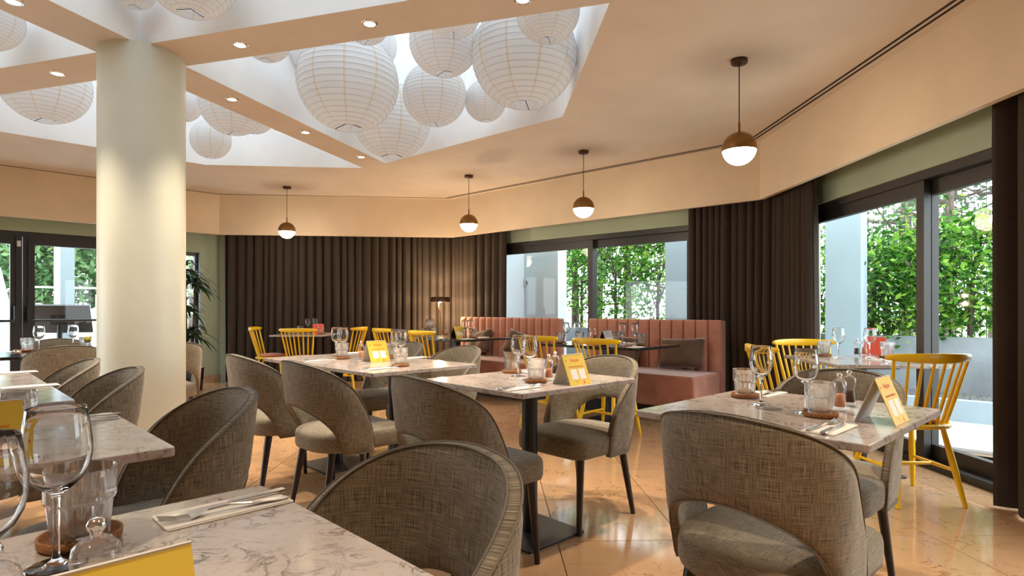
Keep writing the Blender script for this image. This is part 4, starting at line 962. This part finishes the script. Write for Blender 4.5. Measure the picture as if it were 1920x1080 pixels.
def mk_knife():
    o = thing('knife', '', 'knife', group='table knives')
    MB().slab([(-0.007, -0.10), (0.007, -0.10), (0.0085, -0.085), (0.006, 0.0), (-0.006, 0.0), (-0.0085, -0.085)], 0.0, 0.0055, 0.0015).build('handle', 'steel', o)
    MB().slab([(-0.005, 0.0), (0.006, 0.0), (0.0095, 0.02), (0.0095, 0.075), (0.004, 0.105), (-0.004, 0.112), (-0.005, 0.05)], 0.0012, 0.0026, 0).build('blade', 'chrome', o); return o
def mk_fork():
    o = thing('fork', '', 'fork', group='table forks')
    def strip(mb, cx, pts):
        V, Fc = [], []
        for y, wv, z in pts: V += [(cx - wv, y, z), (cx + wv, y, z), (cx + wv, y, z + 0.0018), (cx - wv, y, z + 0.0018)]
        for k in range(len(pts) - 1):
            for q in range(4): Fc.append((4 * k + q, 4 * k + (q + 1) % 4, 4 * k + 4 + (q + 1) % 4, 4 * k + 4 + q))
        Fc += [(3, 2, 1, 0), tuple(4 * (len(pts) - 1) + q for q in range(4))]; mb.add(V, Fc)
    mb = MB(); strip(mb, 0, [(-0.10, 0.006, 0.001), (-0.09, 0.0078, 0.001), (-0.04, 0.0055, 0.004), (0.0, 0.0032, 0.010), (0.03, 0.0035, 0.009), (0.045, 0.010, 0.004), (0.055, 0.0122, 0.002)]); mb.build('handle', 'steel', o)
    for k in range(4): mb = MB(); strip(mb, -0.0105 + 0.007 * k, [(0.053, 0.0017, 0.002), (0.075, 0.0015, 0.003), (0.10, 0.001, 0.009)]); mb.build('tine', 'steel', o)
    return o
NP, KN, FK = Maker(mk_napkin), Maker(mk_knife), Maker(mk_fork)
ZT = 0.7504
def V2(px, py): return at(px, py, 0.75)
def wine(px, py, lab): p = V2(px, py); WG((p.x, p.y, ZT), random.random() * 6, lab)
def tumbler(px, py, where, coaster=True, rz=None):
    p = V2(px, py); z = ZT
    if coaster: CO((p.x, p.y, ZT), random.random(), 'cork coaster under the tumbler ' + where, None, 1.07); z += 0.0055
    TU((p.x, p.y, z), random.random(), 'fluted glass tumbler ' + where, None, 1.12)
def setting(p, ang, where, cutlery=True, swap=1):
    """napkin with knife and fork; ang = direction the handles' far ends point (deg)"""
    rz = R(ang - 90); NP((p[0], p[1], ZT), rz, 'folded cream napkin ' + where)
    if cutlery:
        d = Vector((math.cos(R(ang)), math.sin(R(ang)))); s = Vector((-d.y, d.x))
        q = Vector((p[0], p[1])) + s * 0.014 * swap - d * 0.01; KN((q.x, q.y, ZT + 0.0039), rz + R(3), 'steel table knife ' + where)
        q = Vector((p[0], p[1])) - s * 0.018 * swap + d * 0.005; FK((q.x, q.y, ZT + 0.0039), rz - R(4), 'steel table fork ' + where)
# foreground table
wine(106, 1062, 'nearest wine glass standing in the left foreground'); WG((-0.545, 0.60, ZT), 0, 'wine glass cut by the left edge of the picture in the foreground')
tumbler(151, 1018, 'in the left foreground behind the nearest wine glass')
SALT((-0.425, 0.600, ZT), 0, 'clear salt mill behind the foreground menu card'); PEP((-0.475, 0.535, ZT), 0, 'clear pepper mill at the lower left corner of the picture')
CY((-0.335, 0.468, ZT), R(-45), 'yellow menu card at the bottom left edge, seen from above')
setting((-0.485, 0.995), 225, 'on the foreground marble table', swap=-1)
# second table at the left
CY((-1.17, 1.29, ZT), R(-45), 'yellow menu card at the left edge behind the nearest wine glass'); TU((-1.43, 1.70, ZT), 0, 'fluted glass tumbler at the left edge behind a yellow menu card'); WG((-1.47, 1.62, ZT), 0, 'wine glass cut by the left edge above the yellow menu card')
p = V2(150, 789); setting((p.x, p.y), 225, 'on the second marble table from the front', swap=-1)
p = V2(58, 725); setting((p.x, p.y), 225, 'on the third marble table from the front', False); p = V2(26, 699); setting((p.x, p.y), 225, 'on the fourth marble table from the front', False)
# right front table
tumbler(1397, 745, 'at the left of the right front table'); wine(1427, 759, 'wine glass left of two on the right front table'); wine(1511, 774, 'wine glass right of two on the right front table'); tumbler(1538, 781, 'in the middle of the right front table')
p = V2(1574, 771); SALT((p.x, p.y, ZT), 0, 'salt mill with pink salt on the right front table'); p = V2(1592, 762); PEP((p.x, p.y, ZT), 0, 'pepper mill behind the salt mill on the right front table')
CY((1.125, 1.785, ZT), R(-47), 'yellow menu card on the right front table')
p = V2(1556, 804); setting((p.x, p.y), 43, 'at the near edge of the right front table', swap=-1); p = V2(1438, 739); setting((p.x, p.y), 223, 'at the far edge of the right front table')
# central table
tumbler(960, 699, 'at the back of the central table'); wine(972, 705, 'wine glass left of two on the central table'); wine(993, 712, 'wine glass right of two on the central table'); tumbler(1005, 717, 'at the front of the central table')
p = V2(1029, 714); SALT((p.x, p.y, ZT), 0, 'salt mill with pink salt on the central table'); p = V2(1041, 706); PEP((p.x, p.y, ZT), 0, 'pepper mill behind the menu card on the central table')
CY((0.275, 2.685, ZT), R(-47), 'yellow menu card on the central table'); p = V2(973, 728); setting((p.x, p.y), 43, 'on the near side of the central table')
p = V2(1010, 700); setting((p.x, p.y + 0.08), 223, 'on the far side of the central table', False)
# joined tables
tumbler(641, 673, 'at the left of the joined tables'); wine(631, 668, 'wine glass leftmost on the joined tables'); wine(643, 670, 'wine glass second from left on the joined tables')
p = V2(677, 674); SALT((p.x, p.y, ZT), 0, 'salt mill beside the menu card on the joined tables'); CY((-0.887, 3.83, ZT), R(-45), 'yellow menu card on the joined tables')
wine(743, 677, 'wine glass third from left on the joined tables'); wine(752, 680, 'rightmost wine glass on the joined tables'); tumbler(751, 687, 'at the right of the joined tables'); tumbler(731, 672, 'half hidden behind the menu card on the joined tables')
for (px, py), ang, wr in (((600, 676), 45, 'at the left near side of the joined tables'), ((712, 691), 45, 'at the right near side of the joined tables')): p = V2(px, py); setting((p.x, p.y), ang, wr)
for (px, py), wr in (((668, 661.5), 'at the far left side of the joined tables'), ((778, 671), 'at the far right side of the joined tables')): p = V2(px, py); setting((p.x, p.y), 225, wr, False)
# small table by the sliding door
tumbler(1545, 668, 'at the left of the small table by the sliding door'); wine(1572, 671, 'wine glass left of two on the small table by the sliding door'); p = V2(1607, 668); PEP((p.x, p.y, ZT), 0, 'pepper mill on the small table by the sliding door'); p = V2(1621, 667); SALT((p.x, p.y, ZT), 0, 'salt mill on the small table by the sliding door')
wine(1631, 671, 'wine glass right of two on the small table by the sliding door'); p = V2(1650, 666); CR((p.x, p.y + 0.05, ZT), R(-150), 'red menu card on the small table by the sliding door'); tumbler(1664, 671, 'at the right of the small table by the sliding door'); p = V2(1645, 676); setting((p.x, p.y), 90, 'on the small table by the sliding door')
# table before the back curtain
tumbler(563, 625, 'on the left of the table before the back curtain', False); wine(577, 625, 'wine glass left of two before the back curtain'); wine(591, 624, 'wine glass right of two before the back curtain'); p = V2(597, 625.5); CR((p.x, p.y, ZT), R(-80), 'red menu card on the table before the back curtain'); tumbler(602, 626.5, 'in front of the red card before the back curtain'); p = V2(618, 625); setting((p.x, p.y), 180, 'on the table before the back curtain', False)
# left banquette table
wine(804, 631, 'leftmost wine glass on the left banquette table'); wine(808, 629.5, 'second wine glass from left on the left banquette table'); tumbler(797, 630, 'leftmost on the left banquette table', False); tumbler(813, 632, 'second from left on the left banquette table', False)
p = V2(836, 631); SALT((p.x, p.y, ZT), 0, 'salt mill on the left banquette table'); CYD((-0.66, 7.15, ZT), R(-42), 'small yellow menu card on the left banquette table'); wine(871, 634, 'third wine glass from left on the left banquette table'); wine(882, 633.5, 'rightmost wine glass on the left banquette table'); tumbler(868, 632, 'third from left on the left banquette table'); tumbler(887, 634, 'rightmost on the left banquette table')
p = V2(877, 636); setting((p.x, p.y - 0.02), 48, 'at the near right of the left banquette table', False); p = V2(903, 633); setting((p.x, p.y), 228, 'at the far right of the left banquette table', False)
# right banquette table
wine(1061, 644, 'leftmost wine glass on the right banquette table'); wine(1082, 643, 'second wine glass from left on the right banquette table'); tumbler(1052, 643, 'leftmost on the right banquette table'); tumbler(1087, 641, 'second from left on the right banquette table', False)
p = V2(1106, 639); SALT((p.x, p.y, ZT), 0, 'salt mill on the right banquette table'); p = V2(1115, 638); PEP((p.x, p.y, ZT), 0, 'pepper mill on the right banquette table'); CG((0.925, 5.74, ZT), R(-43), 'grey menu card on the right banquette table')
tumbler(1155, 643, 'third from left on the right banquette table'); wine(1167, 647, 'third wine glass from left on the right banquette table'); wine(1190, 648, 'rightmost wine glass on the right banquette table'); tumbler(1203, 647, 'rightmost on the right banquette table')
p = V2(1178, 644); setting((p.x, p.y), 227, 'at the far right of the right banquette table'); p = V2(1190, 651); setting((p.x, p.y - 0.02), 47, 'at the near right of the right banquette table', False)
# long granite table at the left
tumbler(51, 659, 'at the left of the long granite table'); wine(73, 659, 'wine glass left of two on the long granite table'); wine(137, 655, 'wine glass right of two on the long granite table'); p = V2(160, 654); TU((p.x, p.y, ZT), 0, 'fluted glass tumbler with a lemon slice on the long granite table')
tag(MB().lathe([(0.0, 0.0), (0.028, 0.0), (0.028, 0.006), (0.0, 0.006)], 20).build('lemon_slice', 'lemon'), 'yellow lemon slice standing in a tumbler by the column', 'lemon slice'); bpy.data.objects['lemon_slice'].location = (p.x + 0.02, p.y, ZT + 0.08); bpy.data.objects['lemon_slice'].rotation_euler = (R(80), R(40), 0)
p = V2(24, 659.5); setting((p.x, p.y), 135, 'on the long granite table')
